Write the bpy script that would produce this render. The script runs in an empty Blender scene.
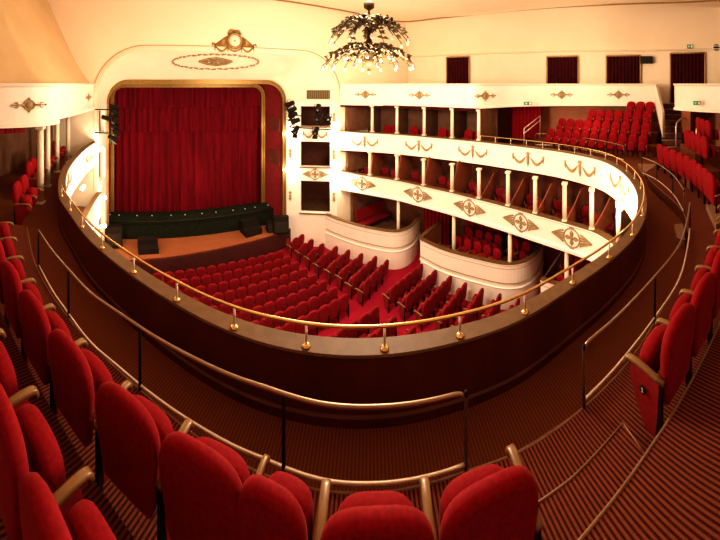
import bpy, bmesh, math, random
from mathutils import Vector
random.seed(7)
PI = math.pi
F, HZ, CX, B0 = 300.0, 84.0, 360.0, 147.4      # focal (px/rad), horizon row, centre column, column that looks along +Y
E = 9.24                                        # eye height over the stalls floor
col = bpy.context.scene.collection

# ------------------------------------------------------------------ survey helpers
def bear(px): return (px - B0) / F
def P(px, py, h):                               # plan point seen at a pixel, h metres below the eye
    d = F * h / (py - HZ); a = bear(px)
    return (d * math.sin(a), d * math.cos(a))
def PD(px, d): a = bear(px); return (d * math.sin(a), d * math.cos(a))
def proj(x, y, z):
    d = math.hypot(x, y); return (B0 + F * math.atan2(x, y), HZ + F * (E - z) / d)

# ------------------------------------------------------------------ object helpers
def obj(name, me, mat=None, parent=None, kind=None):
    o = bpy.data.objects.new(name, me); col.objects.link(o)
    if mat is not None and me is not None and not me.materials: me.materials.append(mat)
    if parent is not None: o.parent = parent
    if kind: o['kind'] = kind
    return o
def tag(o, label, cat, group=None):
    o['label'] = label; o['category'] = cat
    if group: o['group'] = group
    return o
def thing(name, label, cat, loc=(0, 0, 0), rz=0, group=None):
    o = bpy.data.objects.new(name, None); col.objects.link(o)
    o.empty_display_size = .1
    o.location = loc; o.rotation_euler = (0, 0, rz)
    return tag(o, label, cat, group)
def dup(root, loc, rz, label, group=None, scale=None):
    r = root.copy(); col.objects.link(r); r.location = loc; r.rotation_euler = (0, 0, rz); r['label'] = label
    if scale: r.scale = scale
    if group: r['group'] = group
    for ch in kids.get(root.name, []):
        c = ch.copy(); col.objects.link(c); c.parent = r
        for g in kids.get(ch.name, []):
            d = g.copy(); col.objects.link(d); d.parent = c
    return r
kids = {}
def reg(root):
    kids.clear()
    for o in col.objects:
        if o.parent: kids.setdefault(o.parent.name, []).append(o)

class MB:
    def __init__(s): s.v = []; s.f = []; s.sm = []
    def add(s, vs, fs, smooth=False):
        b = len(s.v); s.v += [tuple(v) for v in vs]
        for f in fs: s.f.append([b + i for i in f]); s.sm.append(smooth)
        return s
    def box(s, c, d, rz=0, rx=0):
        hx, hy, hz = d[0] / 2, d[1] / 2, d[2] / 2; vs = []
        for z in (-hz, hz):
            for x, y in ((-hx, -hy), (hx, -hy), (hx, hy), (-hx, hy)):
                y2 = y * math.cos(rx) - z * math.sin(rx); z2 = y * math.sin(rx) + z * math.cos(rx)
                vs.append((c[0] + x * math.cos(rz) - y2 * math.sin(rz), c[1] + x * math.sin(rz) + y2 * math.cos(rz), c[2] + z2))
        return s.add(vs, [(0, 3, 2, 1), (4, 5, 6, 7), (0, 1, 5, 4), (1, 2, 6, 5), (2, 3, 7, 6), (3, 0, 4, 7)])
    def prism(s, poly, z0, z1):
        n = len(poly)
        vs = [(x, y, z0) for x, y in poly] + [(x, y, z1) for x, y in poly]
        return s.add(vs, [list(range(n))[::-1], list(range(n, 2 * n))] + [(i, (i + 1) % n, n + (i + 1) % n, n + i) for i in range(n)])
    def tube(s, pts, r, n=8, closed=False):
        pts = [Vector(p) for p in pts]; m = len(pts); vs = []
        rs = r if isinstance(r, (list, tuple)) else [r] * m
        ref = None
        for i, p in enumerate(pts):
            if closed: t = pts[(i + 1) % m] - pts[i - 1]
            else: t = pts[min(i + 1, m - 1)] - pts[max(i - 1, 0)]
            if t.length < 1e-9: t = Vector((0, 0, 1))
            t.normalize()
            if ref is None: ref = Vector((0, 0, 1)) if abs(t.z) < .9 else Vector((1, 0, 0))
            a = t.cross(ref)
            if a.length < 1e-4: ref = Vector((1, 0, 0)) if abs(t.x) < .8 else Vector((0, 1, 0)); a = t.cross(ref)
            a.normalize(); b = a.cross(t); ref = b
            for k in range(n):
                q = 2 * PI * k / n; vs.append(p + (a * math.cos(q) + b * math.sin(q)) * rs[i])
        fs = []
        for i in range(m if closed else m - 1):
            j = (i + 1) % m
            for k in range(n):
                fs.append((i * n + k, i * n + (k + 1) % n, j * n + (k + 1) % n, j * n + k))
        if not closed: fs += [list(range(n))[::-1], [(m - 1) * n + k for k in range(n)]]
        return s.add(vs, fs, True)
    def lathe(s, prof, c=(0, 0, 0), n=14, axis='z'):
        vs = []
        for r, z in prof:
            for k in range(n):
                q = 2 * PI * k / n
                if axis == 'z': vs.append((c[0] + r * math.cos(q), c[1] + r * math.sin(q), c[2] + z))
                else: vs.append((c[0] + r * math.cos(q), c[1] + z, c[2] + r * math.sin(q)))
        fs = [(i * n + k, i * n + (k + 1) % n, (i + 1) * n + (k + 1) % n, (i + 1) * n + k) for i in range(len(prof) - 1) for k in range(n)]
        fs += [list(range(n))[::-1], [(len(prof) - 1) * n + k for k in range(n)]]
        return s.add(vs, fs, True)
    def ball(s, c, r, n=8, sq=1):
        m = max(3, n // 2)
        return s.lathe([(r * math.sin(PI * i / m) + 1e-5, -r * sq * math.cos(PI * i / m)) for i in range(m + 1)], c, n)
    def sweep(s, pts, prof, smooth=False, closedprof=True):
        """pts: plan points; prof: (offset to the left, z)."""
        nn = norms(pts); m = len(prof); vs = []
        for (x, y), (a, b) in zip(pts, nn):
            for o_, z in prof: vs.append((x + a * o_, y + b * o_, z))
        fs = []; k2 = m if closedprof else m - 1
        for i in range(len(pts) - 1):
            for k in range(k2): fs.append((i * m + k, i * m + (k + 1) % m, (i + 1) * m + (k + 1) % m, (i + 1) * m + k))
        if closedprof: fs += [list(range(m)), [(len(pts) - 1) * m + k for k in range(m)][::-1]]
        return s.add(vs, fs, smooth)
    def strip(s, A, Bc, smooth=False):
        n = len(A); return s.add(list(A) + list(Bc), [(i, i + 1, n + i + 1, n + i) for i in range(n - 1)], smooth)
    def mesh(s, name, fix=True):
        me = bpy.data.meshes.new(name); me.from_pydata(s.v, [], s.f)
        me.polygons.foreach_set('use_smooth', s.sm)
        if fix:
            bm = bmesh.new(); bm.from_mesh(me)
            if any(w_ in name for w_ in ('vault', 'curtain', 'valance', 'soffit')): bmesh.ops.remove_doubles(bm, verts=bm.verts, dist=1e-4)
            bmesh.ops.recalc_face_normals(bm, faces=bm.faces); bm.to_mesh(me); bm.free()
        me.update(); return me
    def build(s, name, mat, parent=None, kind=None, loc=None, rz=0):
        o = obj(name, s.mesh(name), mat, parent, kind)
        if loc: o.location = loc
        if rz: o.rotation_euler = (0, 0, rz)
        return o

def norms(pts):
    out = []
    for i in range(len(pts)):
        a = pts[max(i - 1, 0)]; b = pts[min(i + 1, len(pts) - 1)]
        dx, dy = b[0] - a[0], b[1] - a[1]; l = math.hypot(dx, dy) or 1
        out.append((-dy / l, dx / l))
    return out
def offs(pts, d): return [(p[0] + n[0] * d, p[1] + n[1] * d) for p, n in zip(pts, norms(pts))]
def length(pts): return sum(math.dist(a, b) for a, b in zip(pts, pts[1:]))
def resample(pts, n):
    L = [0]
    for a, b in zip(pts, pts[1:]): L.append(L[-1] + math.dist(a, b))
    out = []; j = 0
    for i in range(n):
        t = L[-1] * i / (n - 1)
        while j < len(pts) - 2 and L[j + 1] < t: j += 1
        u = (t - L[j]) / ((L[j + 1] - L[j]) or 1)
        out.append(tuple(pts[j][k] + (pts[j + 1][k] - pts[j][k]) * u for k in range(len(pts[0]))))
    return out
def smooth(pts, n, it=2):
    out = []
    Q = [pts[0]] + list(pts) + [pts[-1]]
    for i in range(1, len(Q) - 2):
        for k in range(8):
            t = k / 8; r = []
            for c in range(len(pts[0])):
                p0, p1, p2, p3 = Q[i - 1][c], Q[i][c], Q[i + 1][c], Q[i + 2][c]
                r.append(.5 * (2 * p1 + (p2 - p0) * t + (2 * p0 - 5 * p1 + 4 * p2 - p3) * t * t + (3 * p1 - p0 - 3 * p2 + p3) * t ** 3))
            out.append(tuple(r))
    out.append(tuple(pts[-1])); out = resample(out, n)
    for _ in range(it): out = [out[0]] + [tuple((a[k] + 2 * b[k] + c[k]) / 4 for k in range(len(a))) for a, b, c in zip(out, out[1:], out[2:])] + [out[-1]]
    return out

# ------------------------------------------------------------------ materials
def mat(name, c, rough=.6, metal=0, c2=None, scale=8, bump=0, sheen=0, emit=None, es=0, stretch=(1, 1, 1), spec=None):
    m = bpy.data.materials.new(name); m.use_nodes = True; nt = m.node_tree; b = nt.nodes['Principled BSDF']
    b.inputs['Base Color'].default_value = (*c, 1); b.inputs['Roughness'].default_value = rough; b.inputs['Metallic'].default_value = metal
    if spec is not None: b.inputs['Specular IOR Level'].default_value = spec
    if sheen:
        b.inputs['Sheen Weight'].default_value = sheen; b.inputs['Sheen Roughness'].default_value = .35
        b.inputs['Sheen Tint'].default_value = (1, .25, .2, 1)
    if emit: b.inputs['Emission Color'].default_value = (*emit, 1); b.inputs['Emission Strength'].default_value = es
    if c2 or bump:
        tc = nt.nodes.new('ShaderNodeTexCoord'); mp = nt.nodes.new('ShaderNodeMapping'); mp.inputs['Scale'].default_value = stretch
        nz = nt.nodes.new('ShaderNodeTexNoise'); nz.inputs['Scale'].default_value = scale; nz.inputs['Detail'].default_value = 4
        nt.links.new(tc.outputs['Object'], mp.inputs['Vector']); nt.links.new(mp.outputs[0], nz.inputs['Vector'])
        if c2:
            mx = nt.nodes.new('ShaderNodeMix'); mx.data_type = 'RGBA'
            mx.inputs[6].default_value = (*c, 1); mx.inputs[7].default_value = (*c2, 1)
            rp = nt.nodes.new('ShaderNodeMapRange'); rp.inputs[1].default_value = .35; rp.inputs[2].default_value = .65
            nt.links.new(nz.outputs['Fac'], rp.inputs[0]); nt.links.new(rp.outputs[0], mx.inputs[0]); nt.links.new(mx.outputs[2], b.inputs['Base Color'])
        if bump:
            bp = nt.nodes.new('ShaderNodeBump'); bp.inputs['Strength'].default_value = bump; bp.inputs['Distance'].default_value = .02
            nt.links.new(nz.outputs['Fac'], bp.inputs['Height']); nt.links.new(bp.outputs[0], b.inputs['Normal'])
    return m
def stripe_carpet(name, c1, c2, c3, ang, pitch):
    m = bpy.data.materials.new(name); m.use_nodes = True; nt = m.node_tree; b = nt.nodes['Principled BSDF']; b.inputs['Roughness'].default_value = .95
    b.inputs['Specular IOR Level'].default_value = .1
    tc = nt.nodes.new('ShaderNodeTexCoord'); mp = nt.nodes.new('ShaderNodeMapping'); mp.inputs['Rotation'].default_value = (0, 0, -ang)
    wv = nt.nodes.new('ShaderNodeTexWave'); wv.wave_type = 'BANDS'; wv.bands_direction = 'X'; wv.inputs['Scale'].default_value = .314159 / pitch
    wv.inputs['Distortion'].default_value = .15; wv.inputs['Detail'].default_value = 0
    nt.links.new(tc.outputs['Object'], mp.inputs['Vector']); nt.links.new(mp.outputs[0], wv.inputs['Vector'])
    r = nt.nodes.new('ShaderNodeValToRGB'); r.color_ramp.elements[0].position = .35; r.color_ramp.elements[0].color = (*c1, 1)
    r.color_ramp.elements[1].position = .6; r.color_ramp.elements[1].color = (*c2, 1)
    nt.links.new(wv.outputs['Fac'], r.inputs[0])
    nz = nt.nodes.new('ShaderNodeTexNoise'); nz.inputs['Scale'].default_value = 60; nt.links.new(tc.outputs['Object'], nz.inputs['Vector'])
    mx = nt.nodes.new('ShaderNodeMix'); mx.data_type = 'RGBA'; mx.blend_type = 'MIX'
    rp = nt.nodes.new('ShaderNodeMapRange'); rp.inputs[1].default_value = .5; rp.inputs[2].default_value = .75; rp.inputs[4].default_value = .6
    nt.links.new(nz.outputs['Fac'], rp.inputs[0]); nt.links.new(rp.outputs[0], mx.inputs[0])
    nt.links.new(r.outputs[0], mx.inputs[6]); mx.inputs[7].default_value = (*c3, 1); nt.links.new(mx.outputs[2], b.inputs['Base Color'])
    return m

M = {}
HD = math.atan2(.676, .737)
M['cream'] = mat('cream_plaster', (.87, .74, .59), .6, c2=(.84, .71, .55), scale=1.5)
M['ceil'] = mat('ceiling_plaster', (.88, .73, .56), .8, c2=(.86, .70, .53), scale=.6)
M['tan'] = mat('tan_plaster', (.66, .47, .27), .8, c2=(.58, .40, .22), scale=.5)  # cream plaster with the left vault's weaker light put into its colour
M['ivory'] = mat('ivory_paint', (.93, .82, .74), .45, c2=(.90, .79, .70), scale=2)
M['column'] = mat('column_paint', (.85, .74, .58), .4)
M['gold'] = mat('gilt', (.34, .20, .055), .4, .5, c2=(.22, .12, .03), scale=25)
M['orn'] = mat('gilt_relief', (.27, .175, .075), .6, .1, c2=(.36, .24, .11), scale=30)
M['darkgold'] = mat('antique_bronze', (.13, .08, .025), .5, .5, c2=(.05, .03, .012), scale=14)
M['brass'] = mat('polished_brass', (.85, .60, .25), .22, 1)
M['chrome'] = mat('satin_steel', (.88, .78, .68), .35, .6)
M['railsteel'] = mat('painted_steel_rail', (.34, .25, .17), .33, .9)
M['black'] = mat('black_metal', (.010, .006, .004), .8, c2=(.015, .009, .006), scale=12, spec=.2)
M['ledge'] = mat('varnished_ledge', (.155, .072, .022), .6, c2=(.115, .052, .015), scale=9, stretch=(1, 1, 1))
M['darkwood'] = mat('dark_wood_panel', (.12, .022, .010), .5, c2=(.08, .014, .007), scale=3, stretch=(1, 1, .3), bump=.1)
M['brownwall'] = mat('brown_wall', (.46, .14, .05), .6, c2=(.38, .105, .035), scale=2)
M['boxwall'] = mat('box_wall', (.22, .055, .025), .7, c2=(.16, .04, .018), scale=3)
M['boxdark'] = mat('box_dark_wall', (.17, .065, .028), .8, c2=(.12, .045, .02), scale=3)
M['partition'] = mat('box_partition_wood', (.34, .09, .04), .5, c2=(.27, .065, .03), scale=5)
M['velvet'] = mat('red_velvet', (.27, .002, .008), .85, c2=(.20, .0015, .006), scale=40, sheen=.12, spec=.15)
M['velvet2'] = mat('stalls_velvet', (.23, .003, .009), .8, c2=(.16, .002, .006), scale=30, sheen=.15, spec=.2)
M['seatshell'] = mat('red_seat_panel', (.30, .004, .008), .6, c2=(.22, .003, .006), scale=20)
M['seatwood'] = mat('mahogany_seat_end', (.20, .02, .012), .4, c2=(.14, .012, .008), scale=12)
M['arm'] = mat('oak_armrest', (.25, .13, .045), .32, c2=(.17, .08, .028), scale=22, stretch=(1, .25, 1))
M['drape'] = mat('stage_curtain_velvet', (.15, .002, .010), .85, c2=(.085, .0015, .006), scale=3, stretch=(2, 1, .15), sheen=.12, spec=.1)
M['drape2'] = mat('dark_curtain_velvet', (.045, .003, .006), .85, c2=(.03, .002, .004), scale=3, sheen=.2, spec=.1)
M['redwall'] = mat('red_reveal', (.20, .003, .010), .7, c2=(.15, .002, .007), scale=4)
M['stage'] = mat('stage_boards', (.34, .11, .045), .5, c2=(.27, .085, .035), scale=4, stretch=(.3, 3, 1))
M['riser'] = mat('stage_riser', (.06, .008, .006), .6, c2=(.04, .006, .005), scale=4)
M['blackcloth'] = mat('black_cloth', (.006, .008, .005), .9, c2=(.014, .017, .009), scale=9, bump=.3, spec=.1)
M['stallscarpet'] = mat('red_stalls_carpet', (.33, .010, .030), .95, c2=(.26, .007, .022), scale=20, spec=.1)
M['carpet'] = stripe_carpet('striped_carpet', (.045, .008, .007), (.21, .056, .027), (.12, .025, .015), -HD, .033)
M['walk'] = stripe_carpet('walkway_carpet', (.13, .034, .016), (.21, .062, .027), (.16, .044, .019), -HD, .033)
M['nosing'] = mat('stair_nosing', (.30, .16, .09), .6, c2=(.22, .11, .06), scale=30)
M['feet'] = mat('pale_metal_foot', (.45, .42, .32), .5)
M['glow'] = mat('lamp_glass', (1, .9, .7), .3, emit=(1, .80, .50), es=30)
M['glow2'] = mat('chandelier_bulb', (.55, .45, .36), .3, emit=(1, .72, .5), es=.3)
M['led'] = mat('footlight_lens', (.5, .5, .5), .3, emit=(.9, .8, .6), es=.3)
M['lens'] = mat('spot_lens', (.35, .33, .30), .1, .3)
M['grey'] = mat('grey_housing', (.020, .013, .009), .6, spec=.2)
M['vent'] = mat('vent_grille', (.055, .05, .02), .7)
M['white'] = mat('white_mark', (.9, .9, .85), .5)
M['green'] = mat('green_sign', (.01, .22, .10), .5, emit=(.02, .35, .16), es=.5)
M['chairwood'] = mat('dark_chair_wood', (.05, .016, .01), .35)
M['line'] = mat('ceiling_trim_paint', (.30, .17, .06), .7)
M['shade'] = mat('moulding_shade', (.45, .28, .12), .6)  # brown tone of the arch lines and doorway frames

ORD = ['', 'first', 'second', 'third', 'fourth', 'fifth', 'sixth', 'seventh', 'eighth', 'ninth', 'tenth', 'eleventh', 'twelfth', 'thirteenth', 'fourteenth', 'fifteenth']

# ------------------------------------------------------------------ plan curves (left stage end -> rear -> right stage end)
MAIN = [(-2.5, 13.68), (-2.67, 11.8), (-2.65, 9.74), (-2.45, 8.3), (-2.02, 6.85), (-1.63, 6.15), (-1.04, 5.2), (-.62, 4.69), (-.15, 4.19), (.34, 3.7), (.92, 3.15), (1.51, 2.65),
        (2.07, 2.18), (2.67, 1.66), (3.23, 1.14), (3.9, .66), (4.4, .28), (4.87, -.03), (5.4, -.30), (6.3, -.53), (7.57, -.58), (9.15, -.25), (10.5, .42), (11.3, 1.35), (11.9, 2.44),
        (12.26, 3.65), (12.5, 5.0), (12.62, 6.37), (12.55, 7.8), (12.33, 9.36), (11.93, 10.82), (11.25, 12.22), (10.25, 13.68)]
main = smooth(MAIN, 260, 3)
T2 = offs(smooth(MAIN[:20], 100, 2), .32)
T2 = T2[::6] + [(7.3, -.33), (8.4, -.22), (9.38, .08), (9.85, .45), (10.22, .87), (10.70, 1.93), (11.10, 3.14), (11.45, 4.47), (11.66, 5.85), (11.78, 7.36), (11.72, 8.89), (11.55, 10.48), (11.06, 11.98), (10.35, 13.68)]
tier2 = smooth(T2, 220, 2)
OUT = [(-7.5, 13.68), (-7.5, 9), (-7.4, 5), (-6.5, 0), (-4, -5), (1, -9), (7, -11), (12, -10), (15.2, -6), (16.9, -2), (17.2, 1), (17.2, 4), (17.0, 8), (16.6, 11), (16.2, 13.68)]
outer = smooth(OUT, 260, 2)
def sub(curve, px0, px1, ylim=None):            # the stretch of a far right-hand curve between two columns
    return [p for p in curve if px1 >= B0 + F * math.atan2(p[0], p[1]) >= px0 and p[0] > 8.5 and (ylim is None or p[1] > ylim)]
def at_px(curve, px, side='R'):                 # point and inward normal of the curve where column px meets it (far right side or left side)
    best = None; nn = norms(curve)
    for i, (p, n) in enumerate(zip(curve, nn)):
        if side == 'R' and i < len(curve) * (.40 if px > 610 else .62): continue
        if side == 'L' and i > len(curve) * .25: continue
        e = abs(math.atan2(p[0], p[1]) - bear(px))
        if best is None or e < best[0]: best = (e, p, n, i)
    return best[1], best[2], best[3]
Z = lambda h: E - h

# ------------------------------------------------------------------ floors
MB().box((4.5, 5, -.1), (26, 34, .2)).build('floor', M['stallscarpet'], kind='structure')
A = resample(offs(main, -.05), 260)
def slab(name, a, b, ztop, th, m):
    mb = MB(); n = len(a)
    mb.strip([(x, y, ztop) for x, y in a], [(x, y, ztop) for x, y in b]); mb.strip([(x, y, ztop - th) for x, y in a], [(x, y, ztop - th) for x, y in b])
    mb.strip([(x, y, ztop) for x, y in a], [(x, y, ztop - th) for x, y in a]); mb.strip([(x, y, ztop) for x, y in b], [(x, y, ztop - th) for x, y in b])
    return mb.build(name, m, kind='structure')
WF = 3.38
slab('floor_gallery', A, outer, Z(WF), .30, M['walk'])
# tier slabs and box back walls
nT = len(tier2)
t2o = resample(offs(tier2, -2.8), nT)
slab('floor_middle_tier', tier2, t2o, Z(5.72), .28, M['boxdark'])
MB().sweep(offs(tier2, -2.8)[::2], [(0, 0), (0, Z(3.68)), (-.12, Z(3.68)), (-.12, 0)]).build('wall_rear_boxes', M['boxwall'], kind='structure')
# first seating platform (one step above the walkway)
E1 = [(-2.55, 6.0), (-1.85, 4.75), (-1.01, 3.81), (-.04, 3.01), (.75, 2.33), (1.45, 1.75), (2.1, 1.17), (2.38, .83), (2.85, .34), (3.28, -.06), (3.83, -.44), (4.8, -1.0), (5.79, -1.38), (6.6, -1.52), (7.2, -1.55), (7.8, -1.45), (8.8, -1.2), (9.7, -1.0), (10.5, -.95)]
e1 = smooth(E1, 120, 2)
def outward(curve, R):                          # matching far points for a raised terrace
    o = resample(OUTP, len(curve)); return o
OUTP = [(-7.0, 6.0), (-6.3, 0), (-4, -4.6), (1, -8.6), (7, -10.6), (11, -9.6), (13.2, -6.5), (13.6, -2.6)]
slab('floor_seating_terrace', e1, resample(OUTP, 120), Z(3.1), .26, M['carpet'])
E2 = [(-3.6, 5.6), (-3.0, 4.6), (-2.1, 3.6), (-1.2, 2.78), (-.6, 2.28), (0, 1.78), (.8, 1.1), (1.34, .66), (1.82, .25), (2.06, -.01), (2.33, -.27), (2.55, -.5), (3.3, -1.15), (4.4, -1.95), (5.6, -2.55), (7.2, -3.0), (9.2, -3.1), (11.0, -3.2)]
e2 = smooth(E2, 120, 2)
slab('floor_upper_terrace', e2, resample([(-7, 5.6), (-6.3, 0), (-4, -4.6), (1, -8.6), (7, -10.6), (11, -9.6), (12.6, -6.5), (12.8, -4.0)], 120), Z(2.8), .3, M['carpet'])
def nosing(name, pts, z, r=.011):
    MB().tube([(x, y, z) for x, y in pts], r, 6).build(name, M['nosing'], kind='structure')
nosing('trim_1', e1, Z(3.1) - .004)
nosing('trim_2', [p for p in e2 if p[0] > 1.0], Z(2.8) - .002, .012)
# aisle steps
q = [P(470, 474, 3.24), P(505, 458, 3.24), P(568, 418.5, 3.24)]
MB().prism([q[0], q[1], q[2], (q[2][0] - .12, q[2][1] - .22), (1.9, .9), (1.0, 1.4)], Z(3.24) - .13, Z(3.24)).build('floor_aisle_step', M['carpet'], kind='structure')
nosing('trim_3', q, Z(3.24), .006)
bl, br = P(526, 510, 2.95), P(623, 423, 2.95); ml = P(573, 477, 2.95)
MB().prism([bl, ml, br, (2.37, -.24), (2.06, .03), (1.80, .30), (1.36, .68), (1.05, .78)], Z(3.1), Z(2.95)).build('floor_aisle_step_upper', M['carpet'], kind='structure')
nosing('trim_4', [bl, ml, br], Z(2.95), .009)
nosing('trim_5', [br, (2.36, -.23)], Z(2.95), .006)
# far walkway steps
for k, (pts, h0, h1) in enumerate([([P(674, 224, 3.22), P(683, 223.5, 3.22), P(685, 240, 3.22), P(677, 238, 3.22)], 3.38, 3.22), ([P(638, 163.5, 3.2), P(655, 164, 3.2), P(661, 171, 3.2), P(644, 172, 3.2)], 3.38, 3.2),
                                   ([P(706, 204, 2.95), P(716, 203, 2.95), P(728, 222, 2.95), P(716, 224, 2.95)], 3.1, 2.95)]):
    MB().prism(pts, Z(h0), Z(h1)).build('floor_walkway_step', M['nosing'], kind='structure')

# ------------------------------------------------------------------ ornaments (local: x along the wall, z up, y towards the pit)
def swag(mb, x0, x1, z, dip, r):
    pts = [(x0 + (x1 - x0) * t / 10, .0, z - dip * math.sin(PI * t / 10)) for t in range(11)]
    mb.tube(pts, [r * (.5 + .9 * math.sin(PI * t / 10)) for t in range(11)], 6)
def festoon_mesh(w=1.5, h=.55):
    mb = MB(); r = .045
    for s in (-1, 1):
        swag(mb, s * .08 * w, s * .46 * w, .08, .24, r)
        mb.tube([(s * .46 * w, 0, .20), (s * .47 * w, 0, .05), (s * .46 * w, 0, -.10)], [.022, .045, .012], 6)
        for q_ in (.15, .22, .32, .39): mb.tube([(s * q_ * w, 0, .08 - .24 * math.sin(PI * (q_ - .08) / .38)), (s * (q_ + .02) * w, 0, .14 - .24 * math.sin(PI * (q_ - .08) / .38))], [.03, .008], 5)
        mb.ball((s * .27 * w, .0, -.17), .06, 6, .8)
        mb.tube([(s * .46 * w, 0, .12), (s * .50 * w, 0, .17), (s * .52 * w, 0, .12)], .014, 5)
    mb.tube([(0, 0, .30), (0, 0, .12), (0, 0, -.10), (0, 0, -.28)], [.03, .075, .055, .012], 6)
    for s in (-1, 1):
        mb.tube([(0, 0, .22), (s * .07, 0, .27), (s * .11, 0, .20)], .02, 5); mb.tube([(0, 0, -.05), (s * .05, 0, -.12), (s * .03, 0, -.2)], .015, 5)
    return mb.mesh('festoon')
def medallion_mesh(w=1.7, R=.33):
    mb = MB()
    mb.tube([(R * math.cos(2 * PI * k / 24), 0, R * math.sin(2 * PI * k / 24)) for k in range(24)], .028, 6, True)
    mb.ball((0, 0, 0), .07, 8)
    for k in range(4):
        a = PI / 2 * k + PI / 4 * 0
        for d in (-.28, .28):
            mb.tube([(0, 0, 0), (.18 * math.cos(a + d), 0, .18 * math.sin(a + d)), (.27 * math.cos(a), 0, .27 * math.sin(a))], [.03, .04, .015], 5)
    for s in (-1, 1):
        for z in (.2, .1, 0, -.1, -.2):
            mb.tube([(s * (R + .02), 0, z), (s * (R + .16), 0, z * .75 + .02), (s * (w / 2), 0, z * .06)], [.035, .032, .012], 5)
        mb.tube([(s * .1, 0, R), (s * .05, 0, R + .07), (0, 0, R + .03)], .02, 5); mb.tube([(s * .1, 0, -R), (s * .05, 0, -R - .07), (0, 0, -R - .03)], .02, 5)
    return mb.mesh('medallion')
def cartouche_mesh(w=1.15):
    mb = MB(); R = .15
    mb.tube([(R * 1.25 * math.cos(2 * PI * k / 16), 0, R * math.sin(2 * PI * k / 16)) for k in range(16)], .03, 6, True)
    mb.lathe([(.001, -.012), (R * .9, -.012), (R * .9, .012), (.001, .012)], n=12, axis='y')
    mb.tube([(-.05, 0, R), (0, 0, R + .08), (.05, 0, R)], .03, 5); mb.tube([(-.05, 0, -R), (0, 0, -R - .08), (.05, 0, -R)], .03, 5)
    for s in (-1, 1):
        mb.tube([(s * R * 1.2, 0, 0), (s * .38, 0, 0), (s * w / 2, 0, 0)], [.05, .025, .02], 6)
        mb.tube([(s * .36, 0, 0), (s * .42, 0, .09), (s * .50, 0, .06)], .022, 5); mb.tube([(s * .36, 0, 0), (s * .42, 0, -.09), (s * .50, 0, -.06)], .022, 5)
        mb.ball((s * w / 2, 0, 0), .045, 6)
    return mb.mesh('cartouche')
def drop_mesh():
    mb = MB(); mb.tube([(0, 0, .32), (0, 0, .2), (0, 0, 0), (0, 0, -.2), (0, 0, -.32)], [.01, .06, .035, .055, .008], 6)
    for z in (.18, -.05, -.2):
        for s in (-1, 1): mb.tube([(0, 0, z), (s * .07, 0, z + .05), (s * .09, 0, z - .01)], .02, 5)
    return mb.mesh('ornament_drop')
FEST, MEDA, CART, DROP = festoon_mesh(), medallion_mesh(), cartouche_mesh(), drop_mesh()
for me in (FEST, MEDA, CART, DROP): me.materials.append(M['orn'])
def bend(me, Rad):                               # curve an ornament to the radius of its wall
    m2 = me.copy()
    for v in m2.vertices:
        v.co.y += v.co.x ** 2 / (2 * Rad)
    return m2
def put(me, name, parent, p, n, z, lift=.05, sc=1.0, Rad=None):
    if Rad: me = bend(me, Rad)
    o = obj(name, me, None, parent); o.location = (p[0] + n[0] * lift, p[1] + n[1] * lift, z)
    o.rotation_euler = (0, 0, math.atan2(n[1], n[0]) - PI / 2)
    o.scale = (sc, sc * .6, sc); return o

# ------------------------------------------------------------------ balcony fronts
gf = thing('gallery_front', 'cream horseshoe gallery front with gilt festoons and wooden ledge', 'balcony front')
MB().sweep(main, [(.02, Z(2.70)), (.10, Z(2.72)), (.11, Z(2.80)), (.05, Z(2.86)), (.04, Z(3.60)), (.11, Z(3.64)), (.12, Z(3.74)), (.0, Z(3.76)), (.0, Z(2.70))]).build('fascia', M['ivory'], gf)
MB().sweep(main, [(-.005, Z(2.70)), (-.005, Z(WF)), (-.06, Z(WF)), (-.07, Z(WF - .1)), (-.05, Z(WF - .12)), (-.03, Z(2.70))]).build('inner_panel', M['darkwood'], gf)
MB().sweep(main, [(.14, Z(2.66)), (.15, Z(2.68)), (.14, Z(2.70)), (-.06, Z(2.70)), (-.07, Z(2.68)), (-.06, Z(2.66))]).build('ledge', M['ledge'], gf)
for px in (364, 418, 473, 528, 580, 622):
    p, n, i = at_px(main, px); put(FEST, 'festoon', gf, p, n, Z(3.22), .06, 1.05, 9 if px < 560 else 4)
for px, s in ((90, .9), (67, .9)):
    p, n, i = at_px(main, px, 'L'); put(FEST, 'festoon', gf, p, n, Z(3.22), .06, .9, 30)
mf = thing('middle_tier_front', 'cream front of the middle box tier with round gilt medallions, below the gallery front', 'balcony front')
MB().sweep(tier2, [(.06, Z(5.0)), (.10, Z(5.04)), (.04, Z(5.10)), (.03, Z(5.86)), (.10, Z(5.92)), (.10, Z(6.02)), (-.10, Z(6.02)), (-.10, Z(5.0))]).build('fascia', M['ivory'], mf)
MB().sweep(tier2, [(.10, Z(4.96)), (.10, Z(5.0)), (-.12, Z(5.0)), (-.12, Z(4.96))]).build('ledge', M['ledge'], mf)
for px in (362, 417, 469, 521, 574):
    p, n, i = at_px(tier2, px); put(MEDA, 'medallion', mf, p, n, Z(5.48), .05, 1.0, 9 if px < 500 else 6)
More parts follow.
